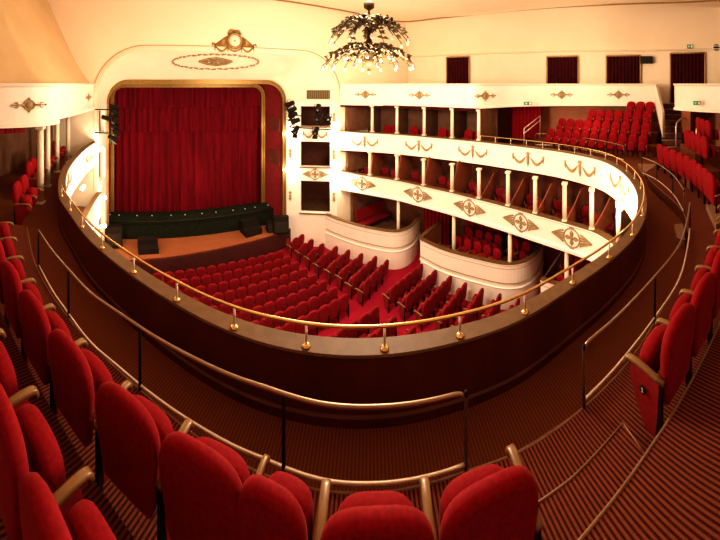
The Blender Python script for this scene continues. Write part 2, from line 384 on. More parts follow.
# top tier parapet
TPL = [(-2.5, 13.68), (-2.62, 12.4), (-2.80, 11.0), (-2.95, 10.1), (-3.0, 9.6), (-2.86, 9.1), (-2.70, 8.75), (-2.72, 8.4), (-2.9, 8.05), (-3.13, 7.75), (-3.83, 7.15), (-4.5, 6.8), (-5.2, 6.5), (-7.4, 6.2)]
tpl = smooth(TPL, 110, 1)
TPR = [(16.0, -2.1), (16.2, -.6), (16.3, .96), (16.1, 2.7), (15.5, 4.3), (14.6, 5.5), (13.5, 6.2), (12.85, 6.7), (12.75, 7.6), (12.5, 9.3), (12.0, 10.9), (11.2, 12.4), (10.25, 13.68)]
tpr = smooth(TPR, 110, 1)
TPB = [(3, -9.2), (7, -7.6), (9.6, -6.0), (11.0, -4.75), (12.28, -3.5), (13.1, -2.85), (13.55, -2.55), (13.9, -2.7), (14.1, -3.2), (14.2, -5)]
tpb = smooth(TPB, 60, 1)
prof = [(.05, Z(.02)), (.08, Z(.05)), (.03, Z(.10)), (.02, Z(1.06)), (.07, Z(1.10)), (.07, Z(1.19)), (-.1, Z(1.19)), (-.1, Z(.02))]
for curve, lab, orn, side in ((tpl, 'cream top tier parapet above the left gallery seats, bowed outward', ((30, 1.0), (88, .8)), 'L'), (tpr, 'long cream top tier parapet on the right wall, above the boxes and side gallery', ((366, 1), (420, 1), (486, 1), (562, 1), (620, 1)), 'R'),
                              (tpb, 'plain cream parapet with curved end right of the staircase', (), 'B')):
    t = thing('top_tier_parapet', lab, 'balcony front')
    MB().sweep(curve, prof).build('fascia', M['ivory'], t)
    MB().sweep(curve, [(.09, Z(-.02)), (.09, Z(.03)), (-.12, Z(.03)), (-.12, Z(-.02))]).build('coping', M['cream'], t)
    for px, sc in orn:
        best = min(range(len(curve)), key=lambda i: abs(math.atan2(*curve[i]) - bear(px)) + (0 if (side == 'L' or curve[i][0] > 9) else 9))
        n = norms(curve)[best]; put(CART, 'cartouche', t, curve[best], n, Z(.58), .05, sc * (1.0 if side == 'R' else .85), 12)
slab('floor_top_tier_left', resample(tpl, 60), resample([(-7.5, 13.68), (-7.5, 9), (-7.5, 6.4)], 60), Z(1.0), .19, M['boxdark'])
slab('floor_top_tier_right', resample(tpr, 110), resample([(17, -2), (17.2, 4), (17.0, 8), (16.2, 13.68)], 110), Z(1.0), .19, M['boxdark'])
slab('floor_top_tier_rear', resample(tpb, 60), resample([(3, -10.4), (7, -11), (12, -10), (15.2, -6), (14.6, -5)], 60), Z(1.0), .19, M['boxdark'])

# ------------------------------------------------------------------ walls
WR = [p for p in outer if True]
zc = E + 4.2
i0 = next(i for i, p in enumerate(outer) if p[0] > -6.8 and p[1] < 3)
MB().sweep(outer, [(0, Z(WF)), (0, Z(1.1)), (-.15, Z(1.1)), (-.15, Z(WF))]).build('wall_gallery_wainscot', M['brownwall'], kind='structure')
MB().sweep(outer, [(0, Z(1.1)), (0, Z(-1.85)), (-.15, Z(-1.85)), (-.15, Z(1.1))]).build('wall_right', M['cream'], kind='structure')
MB().sweep(outer, [(.0, Z(-1.85)), (.10, Z(-1.88)), (.12, Z(-1.93)), (.0, Z(-1.98))]).build('trim_6', M['cream'], kind='structure')
# vault springing from the cornice to the flat ceiling
rim = offs(outer, .0); mb = MB(); rows = []
def ceil_edge(p):
    x = min(max(p[0], -6.0), 15.7); y = p[1]
    return (x, y)
for k in range(7):
    t = k / 6; a = t * PI / 2; rows.append([(p[0] + (ceil_edge(p)[0] - p[0]) * (1 - math.cos(a)), p[1], E + 1.9 + (4.2 - 1.9) * math.sin(a)) for p in outer])
for a_, b_ in zip(rows, rows[1:]): mb.strip(a_, b_, True)
mb.build('wall_right_vault', M['ceil'], kind='structure')
MB().box((4.8, 1.5, zc + .1), (26, 26, .2)).build('ceiling', M['ceil'], kind='structure')
rimc = smooth([(-3.0, 13.2), (2, 13.45), (6.3, 13.5), (11.7, 13.55), (14.6, 13.5), (15.4, 12.8), (15.7, 10.7), (16.0, 8), (15.9, 2), (15.2, -2.5), (14.2, -4.8), (12.6, -7.5)], 110, 2)
MB().tube([(x, y, zc - .03) for x, y in rimc], .045, 6).build('trim_7', M['line'], kind='structure')
# leaning vault over the left parapet
mb = MB(); rows = []
for k in range(9):
    t = k / 8; a = t * PI / 2
    rows.append([(x - .12 - 2.2 * t ** .8, y, E + 4.25 * t) for x, y in [(-2.5 - .1 * (13.68 - p[1]) - max(0, 8.6 - p[1]) * .8, p[1]) for p in tpl if p[1] > 6.6]])
for a_, b_ in zip(rows, rows[1:]): mb.strip(a_, b_, True)
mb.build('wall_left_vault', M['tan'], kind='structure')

# proscenium
def arch(xl, xr, zb, zt, r, n=12):
    pts = [(xl, zb), (xl, zt - r)]
    pts += [(xl + r - r * math.cos(PI / 2 * k / n), zt - r + r * math.sin(PI / 2 * k / n)) for k in range(1, n + 1)]
    pts += [(xl + r + (xr - xl - 2 * r) * k / 8, zt) for k in range(1, 8)]
    pts += [(xr - r + r * math.sin(PI / 2 * k / n), zt - r + r * math.cos(PI / 2 * k / n)) for k in range(n + 1)]
    return pts + [(xr, zb)]
YP, YI, YC = 13.7, 15.5, 17.1
XL, XR, ZT = -2.33, 10.05, E + 1.55
oa = arch(XL, XR, Z(1.0), ZT, 2.25); ia = arch(-2.10, 7.66, Z(1.0), E + .17, 1.15)
mb = MB()
mb.add([(-7.5, YP, 0), (XL, YP, 0), (XL, YP, zc), (-7.5, YP, zc)], [(0, 1, 2, 3)])
mb.add([(XR, YP, 0), (16.3, YP, 0), (16.3, YP, zc), (XR, YP, zc)], [(0, 1, 2, 3)])
mid = oa[1:-1]
mb.strip([(x, YP, z) for x, z in mid], [(x, YP, zc) for x, z in mid])
mb.build('wall_stage', M['ceil'], kind='structure')
mb = MB(); mb.strip([(x, YP, z) for x, z in oa], [(x, YI, z) for x, z in ia], False); mb.build('wall_proscenium_soffit', M['cream'], kind='structure')
def archband(name, xl, xr, zb, zt, r, y, w, dep, m, parent=None, steps=3):
    mb = MB()
    for k in range(steps):
        a = arch(xl - w * k / steps, xr + w * k / steps, zb, zt + w * k / steps, r + w * k / steps)
        b = arch(xl - w * (k + 1) / steps, xr + w * (k + 1) / steps, zb, zt + w * (k + 1) / steps, r + w * (k + 1) / steps)
        y0 = y - dep * (1 if k % 2 == 0 else .45)
        mb.strip([(p[0], y0, p[1]) for p in a], [(p[0], y0, p[1]) for p in b])
        mb.strip([(p[0], y0, p[1]) for p in a], [(p[0], y, p[1]) for p in a]); mb.strip([(p[0], y0, p[1]) for p in b], [(p[0], y, p[1]) for p in b])
    return mb.build(name, m, parent, kind='structure' if parent is None else None)
archband('trim_8', XL + .02, XR - .02, 0, ZT - .02, 2.23, YP, .14, .05, M['cream'])
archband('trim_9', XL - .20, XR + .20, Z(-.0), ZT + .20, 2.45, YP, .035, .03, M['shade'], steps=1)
archband('trim_10', -2.0, 7.46, Z(8.3), E - .0, 1.0, YI, .22, .12, M['gold'])
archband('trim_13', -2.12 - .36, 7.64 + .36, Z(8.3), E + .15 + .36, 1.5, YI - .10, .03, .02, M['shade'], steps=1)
ca = arch(-2.12, 7.64, Z(8.3), E + .15, 1.13); c2 = arch(-2.10, 7.05, Z(8.3), E + .02, .6)
mb = MB(); mb.strip([(x, YI, z) for x, z in ca], [(x, YC, z) for x, z in c2]); mb.build('wall_stage_reveal', M['redwall'], kind='structure')
archband('trim_11', -1.90, 6.80, Z(8.3), E - .20, .55, YC, .24, .10, M['gold'])
# stage house behind the curtain
MB().box((2.5, 21, Z(3)), (13, .2, 12.5)).build('wall_stage_rear', M['boxdark'], kind='structure')
# left and right splays under the soffit, with the stage boxes
def wallholes(name, A, Bp, z0, z1, holes, m, th=.3):
    L = math.dist(A, Bp); ux, uy = (Bp[0] - A[0]) / L, (Bp[1] - A[1]) / L
    xs = sorted({0, L} | {h[0] * L for h in holes} | {h[1] * L for h in holes}); zs = sorted({z0, z1} | {h[2] for h in holes} | {h[3] for h in holes})
    mb = MB()
    for a, b in zip(xs, xs[1:]):
        for c, d in zip(zs, zs[1:]):
            cx, cz = (a + b) / 2 / L, (c + d) / 2
            if any(h[0] < cx < h[1] and h[2] < cz < h[3] for h in holes): continue
            pts = [(A[0] + ux * t - uy * o, A[1] + uy * t + ux * o) for t, o in ((a, 0), (b, 0), (b, -th), (a, -th))]
            mb.prism(pts, c, d)
    return mb.build(name, m, kind='structure')
SA, SB = (10.05, 13.7), (7.66, 15.5)
sh = [(.14, .70, Z(2.42), Z(1.27)), (.14, .70, Z(4.72), Z(3.28)), (.14, .70, Z(7.35), Z(5.52))]
wallholes('wall_proscenium_right', SA, SB, 0, Z(1.0), sh, M['ivory'])
wallholes('wall_proscenium_left', (-2.10, 15.5), (-2.33, 13.7), 0, Z(1.0), [(.2, .8, Z(2.42), Z(1.27)), (.2, .8, Z(4.72), Z(3.28)), (.2, .8, Z(7.35), Z(5.52))], M['ivory'], .25)
MB().box((10.9, 17.2, Z(4.5)), (4.2, .15, 8.6), -.645).build('wall_stage_box_rear', M['boxwall'], kind='structure')
for k, h in enumerate((2.9, 5.3, 7.6)):
    MB().prism([(10.1, 14.1), (7.9, 15.75), (9.2, 17.6), (11.6, 15.9)], Z(h) - .1, Z(h)).build('floor_stage_box', M['boxdark'], kind='structure')
MB().prism([(-2.6, 13.9), (-5.2, 13.9), (-5.2, 15.6), (-2.4, 15.6)], 0, Z(1.0)).build('wall_stage_box_left', M['boxdark'], kind='structure')
u = (SB[0] - SA[0], SB[1] - SA[1]); L = math.hypot(*u); un = (-u[1] / L * 1, u[0] / L); nin = (-un[0] * -1, -un[1] * -1)
nin = (-.603 * 1.0, -.80)
nin = (u[1] / L * -1, u[0] / L)     # points away from the pit or towards it
if nin[1] > 0: nin = (-nin[0], -nin[1])
def onsplay(q): return (SA[0] + u[0] * q, SA[1] + u[1] * q)
for me, q, h, sc, nm in ((FEST, .42, 2.88, .95, 'festoon_relief'), (MEDA, .42, 5.13, .85, 'medallion_relief')):
    o = put(me, nm, None, onsplay(q), nin, Z(h), .03, sc); o.name = nm
    tag(o, 'gilt festoon relief between the upper two stage boxes on the right' if me == FEST else 'gilt medallion relief between the lower two stage boxes on the right', 'ornament')
for q, px_ in ((.06, 'right'), (.9, 'left')):
    for h, lv in ((1.9, 'top'), (4.0, 'middle'), (6.4, 'lower')):
        if q > .5 and h < 2: continue
        o = put(DROP, 'pilaster_drop_relief', None, onsplay(q), nin, Z(h), .03, .95); tag(o, f'gilt leaf drop on the {px_} pilaster of the stage boxes, {lv} box level', 'ornament')
# sills and jambs of stage boxes
for k, (h, w) in enumerate(((2.42, 'top'), (4.72, 'middle'), (7.35, 'lowest'))):
    o = MB().prism([(onsplay(.12)[0] + nin[0] * .08, onsplay(.12)[1] + nin[1] * .08), (onsplay(.72)[0] + nin[0] * .08, onsplay(.72)[1] + nin[1] * .08), onsplay(.72), onsplay(.12)], Z(h) - .05, Z(h)).build('box_sill', M['ledge'])
    tag(o, f'narrow wooden sill of the {w} stage box right of the curtain', 'sill')
for h0, h1 in ((.35, .95),):
    c = onsplay(.36); o = thing('ventilation_grille', 'rectangular bronze ventilation grille above the stage boxes', 'vent')
    th = math.atan2(u[1], u[0])
    MB().box((c[0] + nin[0] * .03, c[1] + nin[1] * .03, Z(.60)), (1.32, .04, .50), th).build('frame', M['vent'], o)
    for k in range(12):
        mbx = MB(); off = (k - 5.5) * .105; mbx.box((c[0] + math.cos(th) * off + nin[0] * .06, c[1] + math.sin(th) * off + nin[1] * .06, Z(.60)), (.03, .03, .44), th); mbx.build('slat', M['line'], o)
for (x0_, x1_, h0, h1) in ((10.55, 13.5, 1.19, 2.7), (10.6, 13.0, 3.7, 5.0), (10.95, 13.2, 6.0, 8.3)):
    MB().prism([(x0_, 13.42), (x1_, 13.42), (x1_, 13.62), (x0_, 13.62)], Z(h1), Z(h0)).build('wall_box_end', M['boxdark'], kind='structure')
# solid dark panels in place of shaded openings in the red reveal
for h0, h1, w in ((2.0, 2.75, 'upper'), (3.9, 4.75, 'lower')):
    a0, a1 = (7.50, 15.85), (7.18, 16.75)
    o = MB().prism([(a0[0] - .05, a0[1]), (a1[0] - .05, a1[1]), (a1[0] + .1, a1[1]), (a0[0] + .1, a0[1])], Z(h1), Z(h0)).build('reveal_niche', M['darkwood']); tag(o, f'{w} dark box opening in the red stage reveal', 'opening')
# ornaments over the arch: clock-like cartouche, oval garland, lozenge
def onwall(px, py, y=YP): b = bear(px); d = y / math.cos(b); return (y * math.tan(b), E - (py - HZ) * d / F)
x, z = onwall(234.5, 41)
t = thing('arch_cartouche', 'gilt crest with round rosette centred above the stage arch', 'ornament', (x, YP - .05, z))
mb = MB(); R = .34
mb.tube([(R * math.cos(2 * PI * k / 24), 0, R * math.sin(2 * PI * k / 24)) for k in range(24)], .07, 6, True)
for s in (-1, 1):
    for zz in (-.22, -.1, .02, .12): mb.tube([(s * .38, 0, zz + .02), (s * .6, 0, zz * .6 - .08), (s * .95, 0, -.22)], [.08, .07, .03], 5)
    swag(mb, s * .33, s * .95, -.26, .24, .04); mb.tube([(s * .95, 0, -.2), (s * .97, 0, -.5)], [.04, .015], 5); mb.tube([(s * .33, 0, -.3), (s * .34, 0, -.55)], [.04, .015], 5)
    mb.tube([(s * .9, 0, -.2), (s * 1.06, 0, -.12), (s * 1.1, 0, -.24)], .035, 5)
    mb.tube([(s * .3, 0, .3), (s * .2, 0, .48), (0, 0, .46)], .07, 5)
swag(mb, -.33, .33, -.36, .12, .04)
mb.build('gilt_frame', M['gold'], t)
mb = MB().lathe([(.001, -.02), (R - .03, -.02), (R - .03, .01), (.001, .01)], n=20, axis='y'); mb.build('disc', M['cream'], t)
MB().ball((0, -.02, 0), .05, 8).build('boss', M['gold'], t)
def on_soffit(px, py):                            # the sloping plane between the two arches
    b = bear(px); tb = math.tan(b)
    lo, hi = YP, YI
    for _ in range(40):
        m_ = (lo + hi) / 2; k = (m_ - YP) / (YI - YP); zz = ZT + (E + .17 - ZT) * k; y_ = proj(m_ * tb, m_, zz)[1]
        if y_ < py: lo = m_
        else: hi = m_
    return (m_ * tb, m_ - .03, zz - .02)
mb = MB()
for k in range(44):
    a = 2 * PI * k / 44; p = on_soffit(215.5 + 43 * math.cos(a), 61.5 + 7.3 * math.sin(a)); a2 = a + .11; p2 = on_soffit(215.5 + 43 * math.cos(a2), 61.5 + 7.3 * math.sin(a2) + (.5 if k % 2 else -.5))
    mb.tube([p, p2], [.05, .02], 5)
o = mb.build('soffit_garland', M['orn']); tag(o, 'oval leaf garland painted gold on the stage arch soffit', 'ornament')
mb = MB()
poly = [on_soffit(*q_) for q_ in ((199, 61), (208, 58.6), (216, 57.8), (224, 59), (232, 61.2), (226, 63.6), (216, 65), (207, 63.8))]
for a_, b_ in zip(poly, poly[1:] + poly[:1]): mb.tube([a_, b_], .05, 5)
for i in range(8):
    for j in range(i + 2, 8, 2): mb.tube([poly[i], poly[j]], .035, 4)
o = mb.build('soffit_lozenge', M['orn']); tag(o, 'gilt lozenge ornament in the middle of the soffit garland', 'ornament')

# ------------------------------------------------------------------ stage
apr = smooth([(-3.2, 14.0), (-2.0, 14.1), (.12, 14.2), (2.6, 14.68), (4.76, 14.95), (6.51, 15.03), (7.9, 15.2)], 40, 1)
apr = smooth([(-2.1, 13.9), (.12, 14.2), (2.6, 14.55), (4.76, 14.8), (6.51, 15.0), (7.9, 15.3)], 40, 1)
mb = MB(); n = len(apr)
mb.strip([(x, y, Z(8.3)) for x, y in apr], [(x, 20.8, Z(8.3)) for x, y in apr]); mb.build('floor_stage', M['stage'], kind='structure')
mb = MB(); mb.strip([(x, y - .04, Z(8.28)) for x, y in apr], [(x, y - .04, 0) for x, y in apr]); mb.strip([(x, y - .04, Z(8.28)) for x, y in apr], [(x, y, Z(8.28)) for x, y in apr]); mb.build('wall_stage_riser', M['riser'], kind='structure')
MB().sweep([(x, y - .05) for x, y in apr], [(0, Z(8.27)), (.05, Z(8.27)), (.05, Z(8.36)), (0, Z(8.36))]).build('trim_12', M['darkwood'], kind='structure')
def folds(x0, x1, y, z0, z1, amp, per, mat_, name, ylen=(0, 1), parent=None, seed=0, sway=.0):
    rnd = random.Random(seed); nx = int(abs(x1 - x0) / per * 8); mb = MB(); rows = []
    ph = [rnd.uniform(-.6, .6) for _ in range(nx // 8 + 3)]
    for k in range(7):
        t = k / 6; r = []
        for i in range(nx + 1):
            xx = x0 + (x1 - x0) * i / nx; j = i // 8; p = ph[j] + (ph[j + 1] - ph[j]) * (i % 8) / 8
            r.append((xx, y + amp * (.6 + .4 * t) * math.sin(2 * PI * i / 8 + p * 1.2) + amp * .4 * math.sin(i * .37 + seed), z0 + (z1 - z0) * (1 - t)))
        rows.append(r)
    for a_, b_ in zip(rows, rows[1:]): mb.strip(a_, b_, True)
    return mb.build(name, mat_, parent)
t = thing('stage_curtain', 'huge closed red velvet stage curtain with a two-layer valance', 'curtain', (0, 0, 0))
folds(-2.5, 7.5, 17.55, Z(8.25), E + .4, .09, .42, M['drape'], 'main_curtain', parent=t, seed=3)
folds(-2.5, 7.5, 17.35, Z(2.78), E + .4, .07, .34, M['drape'], 'valance', parent=t, seed=5)
folds(-2.5, 7.5, 17.2, Z(1.35), E + .4, .06, .30, M['drape'], 'upper_valance', parent=t, seed=8)
# black footlight wall
t = thing('footlight_barrier', 'long low black cloth-covered barrier with small lamps, in front of the curtain', 'stage barrier')
bar = [(x, 16.15 + .35 * (x - 2.5) / 10) for x in (-2.05, 0, 2, 4, 6, 7.35)]
mb = MB(); mb.sweep(bar, [(0, Z(8.3)), (.05, Z(7.55)), (.0, Z(7.5)), (.5, Z(7.28)), (.9, Z(7.25)), (.9, Z(8.3))]); mb.build('cloth_cover', M['blackcloth'], t)
mb = MB().tube([(x, y + .05, Z(7.40)) for x, y in bar], .035, 6); mb.build('cable_trough', M['grey'], t)
for px in (110, 119, 137, 152, 171, 185, 202, 216, 233, 245, 255, 268):
    b = math.tan(bear(px)); yy = 16.5; MB().ball((yy * b, yy, Z(7.24)), .032, 6).build('lamp', M['led'], t)
def blackbox(x, y, w, d, h, rz, label, kind='stage_monitor'):
    t = thing(kind, label, 'speaker' if 'monitor' in kind else 'steps', (x, y, Z(8.3)), rz)
    if 'monitor' in kind:
        mb = MB(); mb.add([(-w / 2, -d / 2, 0), (w / 2, -d / 2, 0), (w / 2, d / 2, 0), (-w / 2, d / 2, 0), (-w / 2, -d / 4, h), (w / 2, -d / 4, h), (w / 2, d / 2, h * .9), (-w / 2, d / 2, h * .9)], [(0, 3, 2, 1), (4, 5, 6, 7), (0, 1, 5, 4), (1, 2, 6, 5), (2, 3, 7, 6), (3, 0, 4, 7)]); mb.build('cabinet', M['black'], t)
        MB().box((0, -d / 2 + .0, h * .45), (w * .85, .02, h * .6), 0, -.25).build('grille', M['grey'], t)
    else:
        for k in range(2): MB().box((0, -d / 4 + k * d / 2, h * (k + 1) / 4), (w, d / 2, h * (k + 1) / 2)).build('tread', M['black'], t)
    return t
def stg(px, y): return (y * math.tan(bear(px)), y)
x, y = stg(148, 15.0); blackbox(x, y, 1.0, .8, .5, .1, 'pair of black steps on the left half of the stage edge', 'stage_steps')
x, y = stg(251, 15.75); blackbox(x, y, 1.0, .8, .65, .15, 'pair of black steps against the barrier on the right half of the stage', 'stage_steps')
x, y = stg(113, 15.4); blackbox(x, y, .9, .8, 1.0, .2, 'tall black monitor speaker at the left end of the barrier')
x, y = stg(281, 15.2); blackbox(x, y, .85, .6, .9, -.4, 'black monitor speaker at the right corner of the stage')
x, y = stg(272, 15.55); blackbox(x, y, .6, .5, .6, -.2, 'small black monitor speaker left of the right corner speaker')
# fire extinguisher by the stage corner
x, y = P(289.5, 240, 9.24)
t = thing('fire_extinguisher', 'small red fire extinguisher at the foot of the stage boxes', 'extinguisher', (7.55, 14.9, 0))
MB().lathe([(.01, 0), (.09, .01), (.1, .1), (.1, .5), (.06, .6), (.03, .64), (.03, .7)], n=10).build('cylinder', M['redwall'], t)
MB().box((0, 0, .72), (.16, .05, .05)).build('handle', M['black'], t)

# ------------------------------------------------------------------ sconces and lamps
def sconce(x, y, z, n, label, power=60, sc=1.0):
    t = thing('wall_sconce', label, 'lamp', (x, y, z), math.atan2(n[1], n[0]) - PI / 2)
    MB().lathe([(.05, 0), (.05, .03), (.03, .05)], (0, 0, 0), 8, 'y').build('backplate', M['brass'], t)
    for s in (-1, 1):
        MB().tube([(0, .03, 0), (s * .07, .12, -.05), (s * .11, .15, .0)], .012, 5).build('arm', M['brass'], t)
        MB().ball((s * .11, .15, .07), .065, 10).build('globe', M['glow'], t)
    l = bpy.data.lights.new('sconce_light', 'POINT'); l.energy = power; l.color = (1, .80, .52); l.shadow_soft_size = .12
    lo = bpy.data.objects.new('sconce_light', l); col.objects.link(lo); lo.location = (x + n[0] * .42, y + n[1] * .42, z + .05)
for q, h, lab, pw in ((.0, 3.05, 'right stage pilaster at gallery front level', 95), (.0, 5.35, 'right stage pilaster at middle tier level', 95), (.97, 2.9, 'left stage-box pilaster at gallery front level', 60), (.97, 5.0, 'left stage-box pilaster at middle tier level', 60)):
    p = onsplay(q); sconce(p[0], p[1] - .02, Z(h), nin if q > .5 else (0, -1), f'glowing twin-globe sconce on the {lab}', pw)
for (x, y, h, lab, pw) in ((-2.22, 13.6, 3.0, 'left stage post at gallery front level', 110), (-2.1, 13.75, 5.3, 'left stage post at middle tier level', 70), (-2.1, 13.75, 6.6, 'left stage post at lower box level', 60)):
    sconce(x, y, Z(h), (.5, -.86), f'glowing twin-globe sconce on the {lab}', pw)
p, n, i = at_px(main, 629); sconce(p[0] + n[0] * .12, p[1] + n[1] * .12, Z(3.72), n, 'bright twin-globe sconce under the right rear curve of the gallery front', 150)
def lamp(loc, e, r=.3, c=(1, .78, .48), name='fill_light'):
    l = bpy.data.lights.new(name, 'POINT'); l.energy = e; l.color = c; l.shadow_soft_size = r
    o = bpy.data.objects.new(name, l); col.objects.link(o); o.location = loc; return o
for px, side in ((75, 'L'), (62, 'L')):
    p, n, i = at_px(main, px, 'L'); sconce(p[0] + n[0] * .14, p[1] + n[1] * .14, Z(3.95), n, 'bright twin-globe sconce under the left gallery front, ' + ('nearer stage' if px == 75 else 'nearer camera'), 110)

# ------------------------------------------------------------------ chandelier
cx, cy = PD(369, 9.0)
t = thing('chandelier', 'large two-tier bronze leaf chandelier with small glass lamps hanging from the ceiling', 'chandelier', (cx, cy, E))
MB().lathe([(.01, .30), (.035, .34), (.06, .42), (.03, .48), (.10, .58), (.17, .72), (.13, .85), (.20, .95), (.12, 1.05), (.07, 1.15), (.12, 1.25), (.06, 1.38), (.10, 1.5), (.17, 1.62), (.12, 1.74), (.05, 1.84), (.09, 1.95), (.04, 2.05), (.03, 2.2), (.16, 2.28), (.17, 2.42), (.04, 2.5)], n=12).build('stem', M['darkgold'], t)
MB().tube([(0, 0, 2.45), (0, 0, 4.18)], .025, 6).build('chain', M['darkgold'], t)
rnd = random.Random(4)
def leafy_arm(R0, R1, z0, rise, drop, ang, mb):
    pts = []
    for k in range(8):
        s_ = k / 7; r = R0 + (R1 - R0) * s_; z = z0 + rise * math.sin(PI * min(s_ * 1.05, 1)) * (1 - .3 * s_) - drop * s_ ** 1.8
        pts.append((r * math.cos(ang), r * math.sin(ang), z))
    mb.tube(pts, [.035, .032, .028, .026, .022, .02, .016, .012], 5)
    for k in range(1, 7):
        p = Vector(pts[k])
        for s in (-1, 1, -1, 1):
            a2 = ang + s * rnd.uniform(.3, 1.5); l = rnd.uniform(.12, .24)
            tip = p + Vector((math.cos(a2) * l, math.sin(a2) * l, rnd.uniform(-.10, .13))); md = (p + tip) / 2 + Vector((0, 0, .04))
            mb.tube([p, md, tip], [.016, .05, .004], 4)
    return pts
for tier, (z0, R1, n_, rise, drop) in enumerate(((1.02, 1.38, 14, .14, .42), (1.85, 1.22, 12, .14, .50))):
    for k in range(n_):
        a = 2 * PI * (k + .5 * tier) / n_ + .1; mb = MB(); pts = leafy_arm(.1, R1 * (1 if k % 2 else .93), z0, rise, drop, a, mb); arm = mb.build('arm', M['darkgold'], t)
        e = pts[-1]; mb = MB(); mb.tube([e, (e[0] * 1.03, e[1] * 1.03, e[2] - .06)], .02, 5); mb.build('socket', M['darkgold'], arm)
        MB().lathe([(.015, 0), (.035, -.03), (.05, -.075), (.035, -.11), (.005, -.125)], (e[0] * 1.04, e[1] * 1.04, e[2] - .05), 8).build('bulb', M['glow2'], arm)
        if k % 2 == 0:
            a2 = a + .22; r2 = R1 * .55; mb = MB(); pts = leafy_arm(.1, r2, z0 - .05, rise * .9, drop * .3, a2, mb); arm = mb.build('arm', M['darkgold'], t); e = pts[-1]
            MB().lathe([(.015, 0), (.045, -.03), (.055, -.075), (.035, -.11), (.005, -.125)], (e[0] * 1.04, e[1] * 1.04, e[2] - .02), 8).build('bulb', M['glow2'], arm)

# ------------------------------------------------------------------ columns, partitions, box fittings
def column(x, y, z0, z1, r, label, group=None, cap=True):
    t = thing('column', label, 'column', (x, y, z0), 0, group); h = z1 - z0
    MB().lathe([(r, .02), (r * .96, h * .5), (r * .9, h - .1)], n=12).build('shaft', M['column'], t)
    MB().box((0, 0, h - .05), (r * 2.3, r * 2.3, .08)).build('capital', M['column'], t)
    MB().box((0, 0, .03), (r * 2.2, r * 2.2, .05)).build('base', M['column'], t)
    return t
for k, px in enumerate((371, 398, 424.5, 451.5, 478)):
    p, n, i = at_px(main, px); q = (p[0] - n[0] * .02, p[1] - n[1] * .02)
    column(q[0], q[1], Z(2.66), Z(1.19), .085, f'{ORD[k + 1]} slim ivory column from the stage on the right gallery ledge')
    a = math.atan2(n[1], n[0])
    o = MB().box((p[0] - n[0] * .95, p[1] - n[1] * .95, Z(2.25)), (1.7, .05, 2.1), a).build('box_partition', M['boxdark']); tag(o, f'dark partition behind the {ORD[k + 1]} gallery column from the stage, right side', 'partition')
gb = [p for p in main if p[0] > 10 and p[1] > 6.1]
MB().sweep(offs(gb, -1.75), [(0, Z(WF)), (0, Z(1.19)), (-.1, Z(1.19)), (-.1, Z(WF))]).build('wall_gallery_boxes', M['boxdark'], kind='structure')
MB().sweep(gb, [(0, Z(1.16)), (0, Z(1.30)), (-.03, Z(1.30)), (-.03, Z(1.16))]).build('trim_14', M['drape2'], kind='structure')
pxs2 = (371, 398, 424, 451, 479, 507, 536, 565, 593, 619)
for k, px in enumerate(pxs2):
    p, n, i = at_px(tier2, px); q = (p[0] + n[0] * .0, p[1] + n[1] * .0)
    column(q[0], q[1], Z(4.96), Z(3.74 - (.18 if px > 480 else .08)), .085, f'{ORD[k + 1]} ivory column from the stage on the middle tier ledge')
    a = math.atan2(n[1], n[0])
    t = MB(); c = (p[0] - n[0] * .95, p[1] - n[1] * .95)
    # sloping low partition: full height at the back, low at the front
    pr = [(-.85, 4.2), (-.85, 5.7), (.80, 5.7), (.80, 4.95), (.2, 4.6), (-.3, 4.2)]
    if px < 470: pr = [(-.85, 3.7), (-.85, 5.7), (.85, 5.7), (.85, 4.7), (.5, 3.7)]
    vs = []
    for s in (-.025, .025):
        for al, h in pr: vs.append((c[0] + n[0] * al - n[1] * s, c[1] + n[1] * al + n[0] * s, Z(h)))
    m_ = len(pr); t.add(vs, [list(range(m_)), list(range(m_, 2 * m_))[::-1]] + [(i_, (i_ + 1) % m_, m_ + (i_ + 1) % m_, m_ + i_) for i_ in range(m_)])
    o = t.build('box_partition', M['partition']); tag(o, f'reddish wood partition behind the {ORD[k + 1]} middle tier column from the stage', 'partition')
g2 = [p for p in offs(main, .0) if p[0] > 9.5 and p[1] > .3]
MB().sweep(g2, [(0, Z(3.74)), (0, Z(3.84)), (-.03, Z(3.84)), (-.03, Z(3.74))]).build('trim_15', M['drape2'], kind='structure')
# lowest tier columns
for k, (px, y) in enumerate(((397, 227), (451, 245), (507.5, 262), (564, 283))):
    p, n, i = at_px(tier2, px); q = (p[0] - n[0] * .15, p[1] - n[1] * .15)
    column(q[0], q[1], Z(8.3), Z(6.02), .09, f'{ORD[k + 1]} ivory column from the stage under the middle tier front')
# left gallery columns
for k, (px, d, w) in enumerate(((40.5, 8.5, 'nearest'), (47.5, 9.9, 'second nearest'), (57, 11.5, 'third nearest'), (68, 13.0, 'farthest'))):
    x, y = PD(px, d); column(x, y, Z(WF), Z(1.19), .10, f'{w} ivory column holding the left top tier parapet')
t = folds(0, 1, 0, Z(1.62), Z(1.16), .02, .09, M['velvet2'], 'valance_curtain'); bpy.data.objects.remove(t)
mb = MB(); rows = []
vp = resample([(-7.0, 6.1), (-4.6, 6.5), (-3.95, 7.1), (-3.35, 7.65)], 160)
rows = [[(x + .03 * math.sin(i * 1.2), y + .03 * math.sin(i * 1.2), Z(h)) for i, (x, y) in enumerate(vp)] for h in (1.16, 1.36)]
mb.strip(rows[0], rows[1], True); o = mb.build('pelmet_curtain', M['velvet2']); tag(o, 'short gathered red pelmet under the left top tier parapet', 'curtain')
MB().sweep([(-7.4, 9), (-7.4, 2)], [(0, Z(WF)), (0, Z(1.1)), (.1, Z(1.1)), (.1, Z(WF))]).build('wall_left', M['boxdark'], kind='structure')
